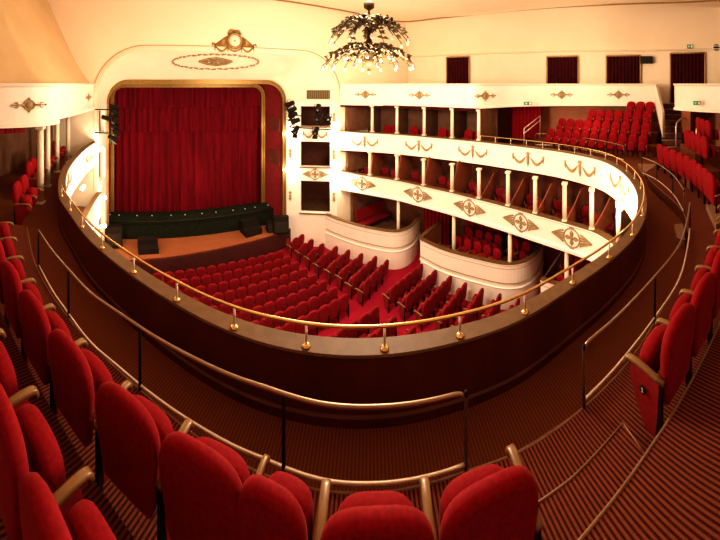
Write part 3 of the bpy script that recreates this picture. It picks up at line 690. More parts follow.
MB().prism([(-4.4, 13.5), (-5.2, 9.5), (-7.3, 8.0), (-7.3, 13.5)], Z(WF), Z(1.19)).build('wall_left_boxes', M['boxdark'], kind='structure')

# stall-level bow fronts
def bow(pts, label, ztop=7.35, end=None):
    c = smooth(pts, 60, 2); t = thing('bowed_parapet', label, 'balcony front')
    MB().sweep(c, [(.0, Z(ztop)), (.03, Z(ztop + .05)), (.0, Z(ztop + .1)), (-.01, Z(ztop + .95)), (.03, Z(ztop + 1.0)), (-.01, Z(ztop + 1.05)), (-.03, 0), (-.12, 0), (-.12, Z(ztop))]).build('bowed_wall', M['ivory'], t)
    MB().sweep(c, [(.05, Z(ztop - .04)), (.05, Z(ztop)), (-.15, Z(ztop)), (-.15, Z(ztop - .04))]).build('ledge', M['ledge'], t)
    MB().sweep(c, [(-.125, Z(ztop + .02)), (-.125, Z(8.3)), (-.14, Z(8.3)), (-.14, Z(ztop + .02))]).build('inner_lining', M['partition'], t)
    MB().sweep(c, [(.005, Z(ztop + .2)), (.005, Z(ztop + .215)), (.0, Z(ztop + .215)), (.0, Z(ztop + .2))]).build('gilt_line', M['orn'], t)
    MB().sweep(c, [(.02, Z(ztop + .78)), (.02, Z(ztop + .80)), (-.01, Z(ztop + .80)), (-.01, Z(ztop + .78))]).build('gilt_line', M['orn'], t)
    return c
b1 = bow([(13.3, 10.35), (12.2, 9.9), (11.5, 9.85), (10.95, 10.1), (10.55, 10.75), (10.2, 11.5), (9.9, 12.3), (9.6, 13.3), (9.45, 14.0)], 'curved cream front of the stalls box nearest the stage')
b2 = bow([(13.7, 3.5), (12.9, 3.45), (12.2, 3.6), (11.65, 3.95), (11.35, 4.6), (11.25, 5.6), (11.15, 6.6), (11.1, 7.5), (11.2, 8.5), (11.35, 8.85), (13.2, 9.0)], 'curved cream front of the large stalls box right of the entrance passage')
b3 = bow([(8.6, -.6), (9.6, .15), (10.3, 1.1), (10.7, 2.1), (10.9, 2.9)], 'short cream stalls box front behind the rear right rail curve')
for c_, ext in ((b1, [(9.6, 13.6), (13.4, 13.6)]), (b2, []), (b3, [(12.4, 2.9), (11.0, -1.4)])):
    cc = offs(c_, -.16)[::3]
    MB().prism(cc + ext, 0, Z(8.3)).build('floor_stalls_box', M['boxdark'], kind='structure')
x, y = 13.25, 9.6
folds(0, 1, 0, 0, 1, .1, .2, M['velvet2'], 'tmp')
bpy.data.objects.remove(bpy.data.objects['tmp'])
def wallcurtain(px0, px1, d0, d1, hb, ht, m, label, n=None, cat='curtain', name='door_curtain', amp=.045):
    (x0, y0), (x1, y1) = PD(px0, d0), PD(px1, d1); L = math.dist((x0, y0), (x1, y1)); k = max(16, int(L / .2 * 8)); mb = MB(); rows = []
    nx, ny = -(y1 - y0) / L, (x1 - x0) / L
    for r_ in range(4):
        z = Z(ht) + (Z(hb) - Z(ht)) * r_ / 3; rows.append([(x0 + (x1 - x0) * i / k + nx * amp * math.sin(i * PI / 4) * (.7 + .1 * r_), y0 + (y1 - y0) * i / k + ny * amp * math.sin(i * PI / 4) * (.7 + .1 * r_), z) for i in range(k + 1)])
    for a_, b_ in zip(rows, rows[1:]): mb.strip(a_, b_, True)
    o = mb.build(name, m); tag(o, label, cat); return o
wallcurtain(424, 449, 16.3, 16.3, 9.1, 6.1, M['velvet2'], 'dark red curtain closing the entrance passage between the stalls boxes')
wallcurtain(512, 541.5, 16.7, 16.7, 3.0, 1.16, M['velvet'], 'bright red curtain over the side gallery doorway, below the small exit sign', amp=.08)

# upper wall doorways with curtains
def wall_d(px, inset=.06):
    b = bear(px); best = None
    for p in outer:
        if p[0] < 5: continue
        e = abs(math.atan2(p[0], p[1]) - b)
        if best is None or e < best[0]: best = (e, math.hypot(*p))
    return best[1] - inset
for k, (p0, p1, yt, yb, lab) in enumerate(((447, 468.5, 58, 90, 'dark red curtained doorway high on the wall, nearest the stage'), (547.5, 577.5, 57.5, 90, 'dark red curtained doorway above the side gallery curtain'), (607, 640, 56.5, 90, 'dark curtained doorway left of the black wall loudspeaker'), (671, 704.5, 54, 112, 'tall dark curtained doorway at the head of the staircase'))):
    d0, d1 = wall_d(p0), wall_d(p1); ht = (yt - HZ) * d0 / F; hb = min(1.05, (yb - HZ) * d0 / F)
    wallcurtain(p0, p1, d0 - .05, d1 - .05, hb, ht, M['drape2'], lab)
    t = thing('doorway_frame', lab.replace('curtained doorway', 'painted frame around the curtained doorway'), 'frame')
    (x0, y0), (x1, y1) = PD(p0 - .6, d0 - .05), PD(p1 + .6, d1 - .05)
    for (xa, ya) in ((x0, y0), (x1, y1)): MB().tube([(xa, ya, Z(hb)), (xa, ya, Z(ht) + .04)], .05, 4).build('jamb', M['shade'], t)
    MB().tube([(x0, y0, Z(ht) + .04), (x1, y1, Z(ht) + .04)], .05, 4).build('lintel', M['shade'], t)
# loudspeaker, exit signs, ring, camera box
def facing(px, d, z): x, y = PD(px, d); return (x, y, z), -bear(px)
(l_, r_) = facing(646.5, wall_d(646) - .15, Z(-1.35))
t = thing('wall_loudspeaker', 'black rectangular loudspeaker mounted high on the wall between two curtained doorways', 'speaker', l_, r_)
MB().box((0, 0, 0), (.70, .26, .40)).build('cabinet', M['black'], t); MB().box((0, -.14, 0), (.62, .02, .33)).build('grille', M['grey'], t); MB().box((.0, .2, 0), (.1, .2, .1)).build('bracket', M['grey'], t)
def sign(px, py, d, w, h, label, m1=M['green']):
    x, y = PD(px, d); z = E - (py - HZ) * d / F
    t = thing('exit_sign', label, 'sign', (x, y, z), -bear(px))
    MB().box((0, 0, 0), (w, .06, h)).build('housing', M['grey'], t); MB().box((-w * .2, -.035, 0), (w * .5, .01, h * .75)).build('green_panel', m1, t)
    mb = MB(); mb.box((w * .28, -.035, 0), (w * .3, .01, h * .7)); mb.build('white_panel', M['white'], t)
    mb = MB(); mb.ball((-w * .2, -.045, h * .2), .022, 6); mb.tube([(-w * .2, -.045, h * .15), (-w * .22, -.045, -h * .08), (-w * .3, -.045, -h * .25)], .012, 4); mb.tube([(-w * .22, -.045, -h * .08), (-w * .12, -.045, -h * .25)], .012, 4)
    mb.tube([(-w * .3, -.045, h * .05), (-w * .1, -.045, h * .05)], .01, 4); mb.build('running_figure', M['white'], t)
sign(528, 103.5, 15.4, .42, .17, 'small green and white exit sign above the bright red side curtain')
sign(690, 46.5, 16.6, .32, .20, 'small exit sign on the vault above the tall doorway')
sign(697, 103, 12.5, .30, .17, 'small exit sign on the plain curved parapet right of the staircase')
x, y = PD(716.5, 15.2)
t = thing('wall_ring_light', 'round white-rimmed ceiling speaker ring at the far right of the vault', 'fixture', (x, y, Z(-1.85)), -bear(716))
MB().tube([(.22 * math.cos(k * PI / 10), 0, .13 * math.sin(k * PI / 10)) for k in range(20)], .035, 6, True).build('rim', M['white'], t)
MB().lathe([(.001, 0), (.17, 0), (.17, .02), (.001, .02)], n=14, axis='y').build('grille', M['grey'], t); t.children[-1].scale = (1, 1, .6) if t.children else (1, 1, 1)
# rear-right wall with dark doors under the plain parapet
rw = offs(tpb, -2.2)
MB().sweep(smooth([(5, -10.0), (9, -8.6), (11.2, -7.0), (13.0, -5.0), (14.6, -3.2), (15.4, -3.3)], 40, 1), [(0, Z(3.2)), (0, Z(1.0)), (-.1, Z(1.0)), (-.1, Z(3.2))]).build('wall_right_rear', M['brownwall'], kind='structure')
wallcurtain(690.5, 706, 14.0, 13.6, 3.0, 1.25, M['drape2'], 'dark doorway curtain under the plain curved parapet')
# staircase to the top tier
t = thing('staircase', 'carpeted staircase climbing from the side gallery to the top tier', 'stairs')
nst = 8
for k in range(nst):
    f_ = k / (nst - 1); d = 14.0 + 2.5 * f_; h = 2.95 - 1.85 * f_
    a, b, c, e = PD(661.5, d), PD(682, d), PD(682, d + .5), PD(661.5, d + .5)
    s_ = MB().prism([a, b, c, e], Z(h) - .24, Z(h)).build('step', M['darkwood'], t)
    MB().tube([(a[0], a[1], Z(h)), (b[0], b[1], Z(h))], .035, 5).build('nosing', M['nosing'], s_)
a, b = PD(655.5, 16.0), PD(662.5, 13.9)
mb = MB(); vs = []
for o_ in (0, .12):
    vs += [(a[0] + o_, a[1] - o_, Z(.02)), (a[0] + o_, a[1] - o_, Z(1.2)), (b[0] + o_, b[1] - o_, Z(2.5)), (b[0] + o_, b[1] - o_, Z(1.32))]
mb.add(vs, [(0, 1, 2, 3), (7, 6, 5, 4), (0, 4, 5, 1), (1, 5, 6, 2), (2, 6, 7, 3), (3, 7, 4, 0)]); o = mb.build('stair_side_wall', M['ivory']); tag(o, 'sloping cream side wall on the left of the staircase', 'stair wall')
for px, d, lab in ((676, 13.6, 'left'), (696.5, 12.6, 'right')):
    x, y = PD(px, d); x2, y2 = PD(px + 5, d + .9); x3, y3 = PD(px + 12, d + 1.6)
    o = MB().tube([(x, y, Z(2.85)), (x, y, Z(1.95)), (x + (x2 - x) * .15, y + (y2 - y) * .15, Z(1.78)), (x2, y2, Z(1.68)), (x3, y3, Z(1.70))], .035, 6).build('handrail', M['chrome']); tag(o, f'{lab} bent steel handrail at the foot of the staircase', 'handrail')
# block A terraces
def seatrowA(px0, y0, px1, y1, h):
    d0, d1 = F * h / (y0 - HZ), F * h / (y1 - HZ); return PD(px0, d0), PD(px1, d1)
rowsA = []
for r, (px0, px1, dl, dr, h, cnt) in enumerate(((551, 643, 15.55, 13.6, 2.38, 11), (562, 646, 16.3, 14.45, 1.93, 10), (592, 647, 16.15, 15.2, 1.44, 7), (631, 650, 16.05, 15.85, 1.00, 3))):
    rowsA.append((PD(px0, dl), PD(px1, dr), h + .95, cnt))
for r, (a, b, fh, cnt) in enumerate(rowsA):
    if r == 0: continue
    L = math.dist(a, b); ux, uy = (b[0] - a[0]) / L, (b[1] - a[1]) / L; nx, ny = -uy, ux
    if nx * a[0] + ny * a[1] < 0: nx, ny = -nx, -ny
    f0 = .55; pts = [(a[0] - ux * .5 - nx * f0, a[1] - uy * .5 - ny * f0), (b[0] + ux * .6 - nx * f0, b[1] + uy * .6 - ny * f0), (b[0] + ux * .6 + nx * .35, b[1] + uy * .6 + ny * .35), (a[0] - ux * .5 + nx * .35, a[1] - uy * .5 + ny * .35)]
    MB().prism(pts, Z(3.38), Z(fh)).build('floor_side_terrace', M['walk'], kind='structure')

# ------------------------------------------------------------------ rails
def at_len(pts, s):
    acc = 0
    for a, b in zip(pts, pts[1:]):
        l = math.dist(a, b)
        if acc + l >= s: k = (s - acc) / l; return (a[0] + (b[0] - a[0]) * k, a[1] + (b[1] - a[1]) * k)
        acc += l
    return pts[-1]
br_ = [p for i, p in enumerate(main) if (i < 130 or p[1] < 6.4) and not (i < 60 and p[1] > 7.0)]
t = thing('brass_handrail', 'polished brass handrail on short posts following the gallery ledge', 'handrail')
MB().tube([(x, y, Z(2.43)) for x, y in br_], .017, 8).build('rail', M['brass'], t)
Lr = length(br_); np_ = int(Lr / .78)
for k in range(np_ + 1):
    x, y = at_len(br_, .1 + (Lr - .2) * k / np_)
    po = MB().lathe([(.013, 0), (.013, .22)], (x, y, Z(2.66)), 8).build('post', M['chrome'], t)
    MB().lathe([(.045, 0), (.045, .012), (.022, .03)], (x, y, Z(2.66)), 10).build('base_flange', M['brass'], po)
def guard(toppx, lowpx, h1, h2, posts, label, hb=3.1, ends=(True, True), rr=.017):
    """rail set on the edge of a terrace: plan from the low rail, posts at the given columns"""
    low = smooth([P(x, y, h2) for x, y in lowpx], 60, 1); t = thing('guard_rail', label, 'railing')
    top = [(x, y, Z(h1)) for x, y in low]
    if ends[0]: top = [(top[0][0], top[0][1], Z(hb)), (top[0][0], top[0][1], Z(h1) - .05)] + [(top[1][0] * .5 + top[0][0] * .5, top[1][1] * .5 + top[0][1] * .5, Z(h1) - .012)] + top[1:]
    if ends[1]: top = top[:-1] + [(top[-1][0] * .5 + top[-2][0] * .5, top[-1][1] * .5 + top[-2][1] * .5, Z(h1) - .012), (top[-1][0], top[-1][1], Z(h1) - .05), (top[-1][0], top[-1][1], Z(hb))]
    MB().tube(top, rr, 8).build('top_rail', M['railsteel'], t)
    MB().tube([(x, y, Z(h2)) for x, y in low], rr * .8, 8).build('low_rail', M['chrome'], t)
    for px in posts:
        b = bear(px); p = min(low, key=lambda p: abs(math.atan2(p[0], p[1]) - b))
        MB().tube([(p[0], p[1], Z(hb)), (p[0], p[1], Z(h1))], .016, 8).build('post', M['black'], t)
    return low
guard(None, [(38.5, 265), (52, 290), (68, 313), (90, 342), (117, 365.5), (150, 393), (200, 427), (240, 449), (265, 459), (323, 480), (373, 483.5), (420, 478), (466, 464)], 2.47, 3.055, (38.5, 70, 143, 283, 466), 'long curved steel guard rail before the nearest seats, left of the aisle', ends=(False, True))
guard(None, [(584, 400), (617, 366), (653, 320), (679, 280), (687, 250), (690, 228)], 2.50, 3.03, (584, 654, 690), 'curved steel guard rail right of the aisle steps', ends=(True, False))
guard(None, [(684, 212), (673, 194), (657, 180), (642, 172.5)], 2.55, 3.08, (684, 673, 657, 642), 'short curved guard rail on the far right walkway edge', hb=3.38)
guard(None, [(535, 144.5), (560, 146), (590, 151), (612, 156), (624, 160)], 2.62, 3.2, (535, 565, 595, 624), 'low guard rail in front of the side gallery seats', hb=3.38)
x, y = PD(524, 15.8); x2, y2 = PD(540, 16.5)
t = thing('step_handrail', 'pair of slanting handrails beside the bright red side curtain', 'handrail')
for dd in (0, .5): MB().tube([(x, y, Z(3.2 - dd * .0)), (x, y, Z(2.35 + dd * .5)), (x2, y2, Z(1.75 + dd * .5)), (x2, y2, Z(3.0))], .03, 6).build('rail', M['chrome'], t)

# ------------------------------------------------------------------ seats
def pad(w, h, z0, y0, y1, r, taper=1.0, lean=0., flat=.12, n=10, bulge=.02):
    """upholstered pad: rounded top, slightly tapered foot; y0 front, y1 back"""
    hw = w / 2; pts = [(-hw * taper * .92, z0), (hw * taper * .92, z0)]
    rt = min(hw * 1.05, h * .48)
    pts += [(hw * taper, z0 + .04), (hw, z0 + h - rt * 1.1)]
    for k in range(1, n):
        a = PI * k / n; ca, sa = math.cos(a), math.sin(a)
        e = .74
        pts.append((hw * math.copysign(abs(ca) ** e, ca), z0 + h - rt + rt * (abs(sa) ** .8)))
    pts += [(-hw, z0 + h - rt * 1.1), (-hw * taper, z0 + .04)]
    cz = z0 + h * .5; mb = MB(); rings = []
    for s, yy in ((.55, y0 - bulge), (.86, y0 - bulge * .6), (.965, y0 + (y1 - y0) * .12), (1.0, y0 + (y1 - y0) * .4), (1.0, y0 + (y1 - y0) * .65), (.97, y1 - (y1 - y0) * .08), (.88, y1), (.5, y1 + .004)):
        rings.append([(x * s, yy - lean * (cz + (z - cz) * s - z0) / h, cz + (z - cz) * s) for x, z in pts])
    m = len(pts); vs = [v for r_ in rings for v in r_]
    fs = [(i * m + k, i * m + (k + 1) % m, (i + 1) * m + (k + 1) % m, (i + 1) * m + k) for i in range(len(rings) - 1) for k in range(m)]
    fs += [list(range(m))[::-1], [(len(rings) - 1) * m + k for k in range(m)]]
    mb.add(vs, fs, True); return mb
def arm_mb(x):
    mb = MB(); pts = [(-.40, .585), (-.32, .597), (-.24, .612), (-.16, .622), (-.09, .625), (-.02, .620), (.015, .606), (.036, .58), (.042, .555), (.04, .535)]; w0 = .026; vs = []
    for i, (y, z) in enumerate(pts):
        a, b = pts[max(i - 1, 0)], pts[min(i + 1, len(pts) - 1)]; ty, tz = b[0] - a[0], b[1] - a[1]; l = math.hypot(ty, tz); ny, nz = tz / l, -ty / l
        w = w0 * (.78 if i in (0, len(pts) - 1) else 1)
        for dx, dn in ((-w, .008), (-w * .7, 0), (w * .7, 0), (w, .008), (w, .030), (w * .7, .036), (-w * .7, .036), (-w, .030)): vs.append((x + dx, y + ny * dn, z + nz * dn))
    m = len(pts); fs = [(i * 8 + k, i * 8 + (k + 1) % 8, (i + 1) * 8 + (k + 1) % 8, (i + 1) * 8 + k) for i in range(m - 1) for k in range(8)] + [tuple(range(8)), tuple((m - 1) * 8 + k for k in range(7, -1, -1))]
    return mb.add(vs, fs, True)
def side_mb(x, w=.022):
    mb = MB(); pts = [(-.36, .58), (-.06, .585), (-.04, .50), (-.12, .28), (-.22, .10), (-.32, .10), (-.345, .3)]; vs = []
    for s in (-w, w):
        for y, z in pts: vs.append((x + s, y, z))
    m = len(pts); return mb.add(vs, [list(range(m)), list(range(m, 2 * m))[::-1]] + [(i, (i + 1) % m, m + (i + 1) % m, m + i) for i in range(m)])
def make_seat(name, label, cat, far, group, mats, both=False, W=.54):
    vel, shell, armm = mats
    t = thing(name, label, cat, (0, 0, 0), 0, group)
    n = 8 if far else 14
    # local +Y is the direction the sitter faces; front face is the smaller |y|
    pad(W - .035, .72, .30, -.30, -.40, .05, taper=.80, lean=.06, n=n, bulge=-.018).build('backrest', vel, t)
    c = pad(W - .13, .37, .34, -.045, -.17, .05, taper=.92, lean=.05, n=n, bulge=-.02).build('seat_cushion', vel, t)
    for s in ((-1, 1) if both else (-1,)):
        x = s * W / 2
        arm_mb(x).build('armrest', armm, t)
        sd = side_mb(x).build('side_panel', shell, t)
        MB().box((x, -.355, .28), (.035, .05, .56)).build('leg', M['black'], t)
        if not far:
            MB().lathe([(.05, 0), (.05, .02), (.02, .05)], (x, -.40, 0), 8).build('foot_cap', M['feet'], t)
    return t
NEAR = make_seat('theatre_seat', '', 'theatre seat', False, None, (M['velvet'], M['seatshell'], M['arm']))
NEARB = make_seat('theatre_seat', '', 'theatre seat', False, None, (M['velvet'], M['seatshell'], M['arm']), True)
FAR = make_seat('theatre_seat', '', 'theatre seat', True, None, (M['velvet'], M['seatshell'], M['arm']))
FARB = make_seat('theatre_seat', '', 'theatre seat', True, None, (M['velvet'], M['seatshell'], M['arm']), True)
STAL = make_seat('stalls_seat', '', 'theatre seat', True, None, (M['velvet2'], M['seatwood'], M['arm']), False, .50)
STALB = make_seat('stalls_seat', '', 'theatre seat', True, None, (M['velvet2'], M['seatwood'], M['arm']), True, .50)
reg(None)
protos = [NEAR, NEARB, FAR, FARB, STAL, STALB]
def place(proto, x, y, z, rz, label, group=None, scale=None): return dup(proto, (x, y, z), rz, label, group, scale)
def yaw(nx, ny): return math.atan2(ny, nx) - PI / 2
# nearest row: armrest tips surveyed from the photo, left of the aisle
tips = smooth([(1.97, .70), (1.55, 1.09), (1.14, 1.47), (.71, 1.84), (.28, 2.2), (-.16, 2.53), (-.60, 2.87), (-1.06, 3.22), (-1.43, 3.56), (-1.77, 3.96), (-2.08, 4.38), (-2.36, 4.85), (-2.6, 5.35)], 200, 1)
def row_along(pts, pitch, proto, protoB, z, labels, group, start=0, n=99, sc=None, endB='last', flip=1):
    L = length(pts); out = []; k = 0; s = start + pitch / 2
    while s < L and k < n:
        a, b = at_len(pts, max(0, s - pitch / 2)), at_len(pts, min(L, s + pitch / 2)); m = ((a[0] + b[0]) / 2, (a[1] + b[1]) / 2); l = math.dist(a, b)
        tx, ty = (b[0] - a[0]) / l, (b[1] - a[1]) / l; nx, ny = (ty * flip, -tx * flip)
        pr = protoB if (k == 0 and endB in ('first', 'both')) or (endB in ('last', 'both') and (k == n - 1)) else proto
        out.append(place(pr, m[0], m[1], z, yaw(nx, ny), labels(k), group, sc)); s += pitch; k += 1
    return out
tl = [P(511, 448, 2.5), P(424.5, 480, 2.5), P(326, 483, 2.5), P(265.5, 458, 2.5), P(188.5, 422, 2.5), P(128, 383, 2.5), (-.62, 2.86), (-1.06, 3.22), (-1.43, 3.56), (-1.77, 3.96), (-2.08, 4.40), (-2.36, 4.85)]
for k, (a, b) in enumerate(zip(tl, tl[1:])):
    l = math.dist(a, b); nx, ny = (b[1] - a[1]) / l, -(b[0] - a[0]) / l
    place(NEARB if k == 0 else NEAR, (a[0] + b[0]) / 2, (a[1] + b[1]) / 2, Z(3.1), yaw(nx, ny), f'red velvet seat, {ORD[k + 1]} left of the aisle in the nearest row' if k else 'red velvet seat at the left edge of the aisle, nearest row', 'seats in the nearest gallery row', (l / .54, 1, 1))
rt = smooth([(2.77, -.09), (3.19, -.46), (3.58, -.79), (3.97, -1.07), (4.33, -1.32), (4.72, -1.56), (5.2, -1.8), (5.8, -2.02), (6.5, -2.2)], 120, 1)
rs = row_along(rt, .52, NEAR, NEARB, Z(3.1), lambda k: f'red velvet seat, {ORD[k + 1]} right of the aisle in the nearest row' if k else 'red velvet seat with number plate on its end panel, beside the aisle', 'seats in the nearest gallery row right of the aisle', n=9, endB='none', flip=-1)
# number plate on the end panel
e0 = rs[0]
pl = MB().lathe([(.001, 0), (.03, 0), (.036, .004), (.036, .010), (.001, .010)], (0, 0, 0), 12).build('number_plate', M['black'], e0); pl.location = (-.302, -.20, .44); pl.rotation_euler = (0, -PI / 2, 0); pl['label'] = 'black number plate reading 1'
mb = MB(); mb.box((0, 0, 0), (.030, .007, .004)); mb.box((.013, .005, 0), (.007, .010, .004), .6); mb.box((-.015, 0, 0), (.005, .020, .004)); d1 = mb.build('digit_one', M['white'], pl); d1.location = (0, 0, .011)
# second row, left
t2r = smooth([(.08, 1.30), (-.33, 1.66), (-.79, 2.0), (-1.25, 2.36), (-1.72, 2.74), (-2.2, 3.2), (-2.6, 3.7)], 100, 1)
row_along(t2r, .575, NEAR, NEARB, Z(2.8), lambda k: f'red velvet seat, {ORD[k + 1]} from the camera, second row at the left', 'seats in the second gallery row', n=5, endB='none')
# left side gallery seats, facing across the hall
for k, (x, y, rz) in enumerate(((-2.66, 6.62, -1.45), (-2.72, 7.15, -1.5), (-3.12, 8.45, -1.5), (-3.2, 8.98, -1.5), (-3.3, 10.1, -1.5), (-3.35, 10.62, -1.5), (-3.4, 11.9, -1.5), (-3.42, 12.4, -1.5))):
    place(NEARB if k in (0,) else FARB, x, y, Z(WF), rz, f'red velvet seat facing across the hall in the left gallery, {ORD[k + 1]} from the camera', 'left gallery side seats')
# side gallery block
for r, (a, b, fh, cnt) in enumerate(rowsA):
    L = math.dist(a, b); ux, uy = (b[0] - a[0]) / L, (b[1] - a[1]) / L; nx, ny = -uy, ux
    if nx * a[0] + ny * a[1] > 0: nx, ny = -nx, -ny
    for k in range(cnt):
        s = k / (cnt - 1); bow_ = .25 * math.sin(PI * s)
        x = a[0] + (b[0] - a[0]) * s + nx * (.36 - 0 * bow_); y = a[1] + (b[1] - a[1]) * s + ny * .36
        place(FARB if k == cnt - 1 else FAR, x, y, Z(fh), yaw(nx, ny), f'red side gallery seat, {ORD[r + 1]} row from the front, {ORD[cnt - k]} from the staircase', 'side gallery seats', (L / (cnt - 1) / .54, 1, 1))
# rear right block (curving row behind the short guard rail)
cb = smooth([PD(667, 10.95), PD(675, 10.45), PD(683, 9.95), PD(690.5, 9.5), PD(699, 9.05), PD(707, 8.55), PD(714, 8.1), PD(721, 7.6), PD(729, 7.1)], 80, 1)
row_along(cb, .50, FAR, FARB, Z(3.13), lambda k: f'red velvet seat, {ORD[k + 1]} from the staircase in the curving front row at the far right', 'far right front row seats', n=9, endB='last', flip=-1)
for r, (pts, fh, w) in enumerate((([PD(694, 11.2), PD(703, 10.6), PD(712, 9.9), PD(722, 9.2)], 2.66, 'second'), ([PD(706, 11.9), PD(714, 11.1), PD(724, 10.3)], 2.3, 'third'))):
    c = smooth(pts, 60, 1)
    MB().sweep(offs(c, -.45), [(.4, Z(3.1)), (.4, Z(fh)), (-.6, Z(fh)), (-.6, Z(3.1))]).build('floor_side_terrace', M['walk'], kind='structure')
    row_along(c, .50, FAR, FARB, Z(fh), lambda k: f'red velvet seat, {ORD[k + 1]} from the staircase in the {w} row at the far right edge', 'far right upper row seats', n=6, endB='none', flip=-1)

# stalls
RAILPX = [(0, 120), (62, 187), (70, 198), (88.3, 221.7), (108, 238), (136.7, 258), (175, 280), (233, 306), (303, 323), (375, 326.7), (451.7, 316), (516.7, 296.7), (566.7, 268), (598, 250), (620, 235), (633, 220), (643, 200)]
def hidden(x, y, z):
    px, py = proj(x, y, z)
    for (x0, y0), (x1, y1) in zip(RAILPX, RAILPX[1:]):
        if x0 <= px <= x1: return py > HZ + (y0 + (y1 - y0) * (px - x0) / (x1 - x0) - HZ) * 1.095 + 2
    return True
def stalls_row(a, b, pitch, fn, group, dr=None):
    """a: end at the aisle; seats face the stage"""
    L = math.dist(a, b); n = max(1, round(L / pitch)); ux, uy = (b[0] - a[0]) / L, (b[1] - a[1]) / L
    nx, ny = (-uy, ux) if ux > 0 else (uy, -ux)
    for k in range(n):
        s = (k + .5) * L / n; x, y = a[0] + ux * s, a[1] + uy * s
        y -= (dr or 0) * ((s / 6) ** 2)
        if hidden(x, y - .4, .98): continue
        place(STALB if (k == 0) else STAL, x, y + .34, 0, yaw(nx, ny), fn(k), group)
for r in range(8):
    f_ = r / 7; y0 = 13.45 - 4.1 * f_; x0 = 6.55 + .85 * f_
    stalls_row((x0, y0), (x0 - 8.3, y0 + .05), .50, lambda k, r=r: f'dark red stalls seat, left block, {ORD[r + 1]} row, {ORD[min(k + 1, 15)]} from the centre aisle', 'left block stalls seats', .35)
for r, (ax, ay, bx, by, n_) in enumerate([(7.25, 14.1, 8.15, 14.4, 2), (7.35, 13.4, 8.35, 13.7, 2), (7.45, 12.7, 8.65, 13.05, 2), (7.6, 12.0, 9.0, 12.42, 3), (7.75, 11.3, 9.32, 11.8, 3), (7.9, 10.65, 9.65, 11.15, 3), (8.0, 10.0, 9.95, 10.5, 4), (8.1, 9.4, 10.15, 9.9, 4)]):
    L = math.dist((ax, ay), (bx, by))
    stalls_row((ax, ay), (bx, by), L / n_, lambda k, r=r: f'dark red stalls seat, {ORD[r + 1]} short row below the boxes, {ORD[k + 1]} from the aisle', 'short row stalls seats')
for r in range(7):
    y0 = 8.42 - .77 * r
    stalls_row((8.75 + .09 * r, y0), (11.0, y0 + .05), .46, lambda k, r=r: f'dark red stalls seat behind cross aisle, {ORD[r + 1]} right-hand row, {ORD[k + 1]} from aisle', 'right rear stalls seats')
for r in range(5):
    y0 = 8.1 - .8 * r; x0 = 7.85 + .1 * r
    stalls_row((x0, y0), (x0 - 5, y0 + .05), .5, lambda k, r=r: f'dark red stalls seat behind cross aisle, {ORD[r + 1]} left-hand row, {ORD[k + 1]} from aisle', 'left rear stalls seats')
# gallery box seats
for k in range(5):
    for j, dpx in enumerate((-17, -7.5)):
        px = (371, 398, 424.5, 451.5, 478)[k] + dpx
        if k == 0: continue
        p, n, i = at_px(main, px); x, y = p[0] - n[0] * .62, p[1] - n[1] * .62
        place(FARB, x, y, Z(3.38), yaw(*n), f'red seat in gallery box before the {ORD[k + 1]} column, ' + ('left one' if j == 0 else 'right one'), 'gallery box seats')
for j, px in enumerate((484, 493)):
    p, n, i = at_px(main, px); x, y = p[0] - n[0] * .9, p[1] - n[1] * .9
# middle tier box chairs
def make_boxchair():
    t = thing('box_armchair', '', 'chair')
    MB().box((0, -.02, .45), (.46, .44, .07)).build('seat', M['velvet2'], t)
    pad(.42, .42, .50, -.20, -.25, .03, taper=.8, lean=.05, n=8, bulge=-.01).build('backrest', M['velvet2'], t)
    for s in (-1, 1):
        MB().tube([(s * .24, -.25, .68), (s * .27, -.05, .70), (s * .26, .14, .68), (s * .25, .17, .60)], .022, 6).build('armrest', M['chairwood'], t)
        for y in (-.22, .18): MB().tube([(s * .22, y, .46 if y < 0 else .66), (s * .22, y * 1.1, 0)], [.022, .015], 6).build('leg', M['chairwood'], t)
    MB().tube([(-.22, -.26, .5), (-.23, -.30, .8), (-.15, -.33, .95), (0, -.335, .97), (.15, -.33, .95), (.23, -.30, .8), (.22, -.26, .5)], .022, 6).build('back_frame', M['chairwood'], t)
    return t
BC = make_boxchair(); protos.append(BC); reg(None)
for k in range(10):
    px = pxs2[k]
    for j, (dpx, back) in enumerate(((-19, 1.0), (-8.5, .55))):
        if px + dpx < 352: pass
        p, n, i = at_px(tier2, px + dpx); x, y = p[0] - n[0] * back, p[1] - n[1] * back
        place(BC, x, y, Z(5.72), yaw(*n) + (.5 if j == 0 else .2), f'dark armchair, red back, middle tier box before the {ORD[k + 1]} column, ' + ('inner' if j == 0 else 'front'), 'middle tier box chairs')
# bench and seats in the stalls boxes
t = thing('bench', 'long red upholstered bench standing in the stalls box nearest the stage', 'bench', (12.0, 12.75, Z(8.3)), PI)
MB().box((0, 0, .42), (2.2, .5, .12)).build('seat', M['velvet2'], t); mb = MB(); mb.box((0, -.27, .85), (2.2, .09, .62), 0, .12); mb.build('backrest', M['velvet2'], t)
for s in (-1, 1): MB().box((s * 1.0, 0, .18), (.07, .45, .36)).build('leg', M['chairwood'], t)
def boxseats(lst, h0, lab, grp):
    for k, (px, py) in enumerate(lst):
        d = F * h0 / (py - HZ); x, y = PD(px, d); nx, ny = -.97, .22
        place(FARB, x + nx * .38, y + ny * .38, Z(h0 + .95), yaw(nx, ny), lab(k), grp, (.9, 1, 1))
boxseats([(458, 238), (467.5, 240.5), (477.5, 243.3), (487, 246.5), (497, 250)], 7.40, lambda k: f'red seat in the front row of the large stalls box, {ORD[k + 1]} from the stage', 'large stalls box front seats')
boxseats([(469.5, 229), (479, 231), (488.5, 233.5), (498, 236), (515, 240.5), (526, 243)], 7.28, lambda k: f'red seat in the middle row of the large stalls box, {ORD[k + 1]} from the stage', 'large stalls box middle seats')
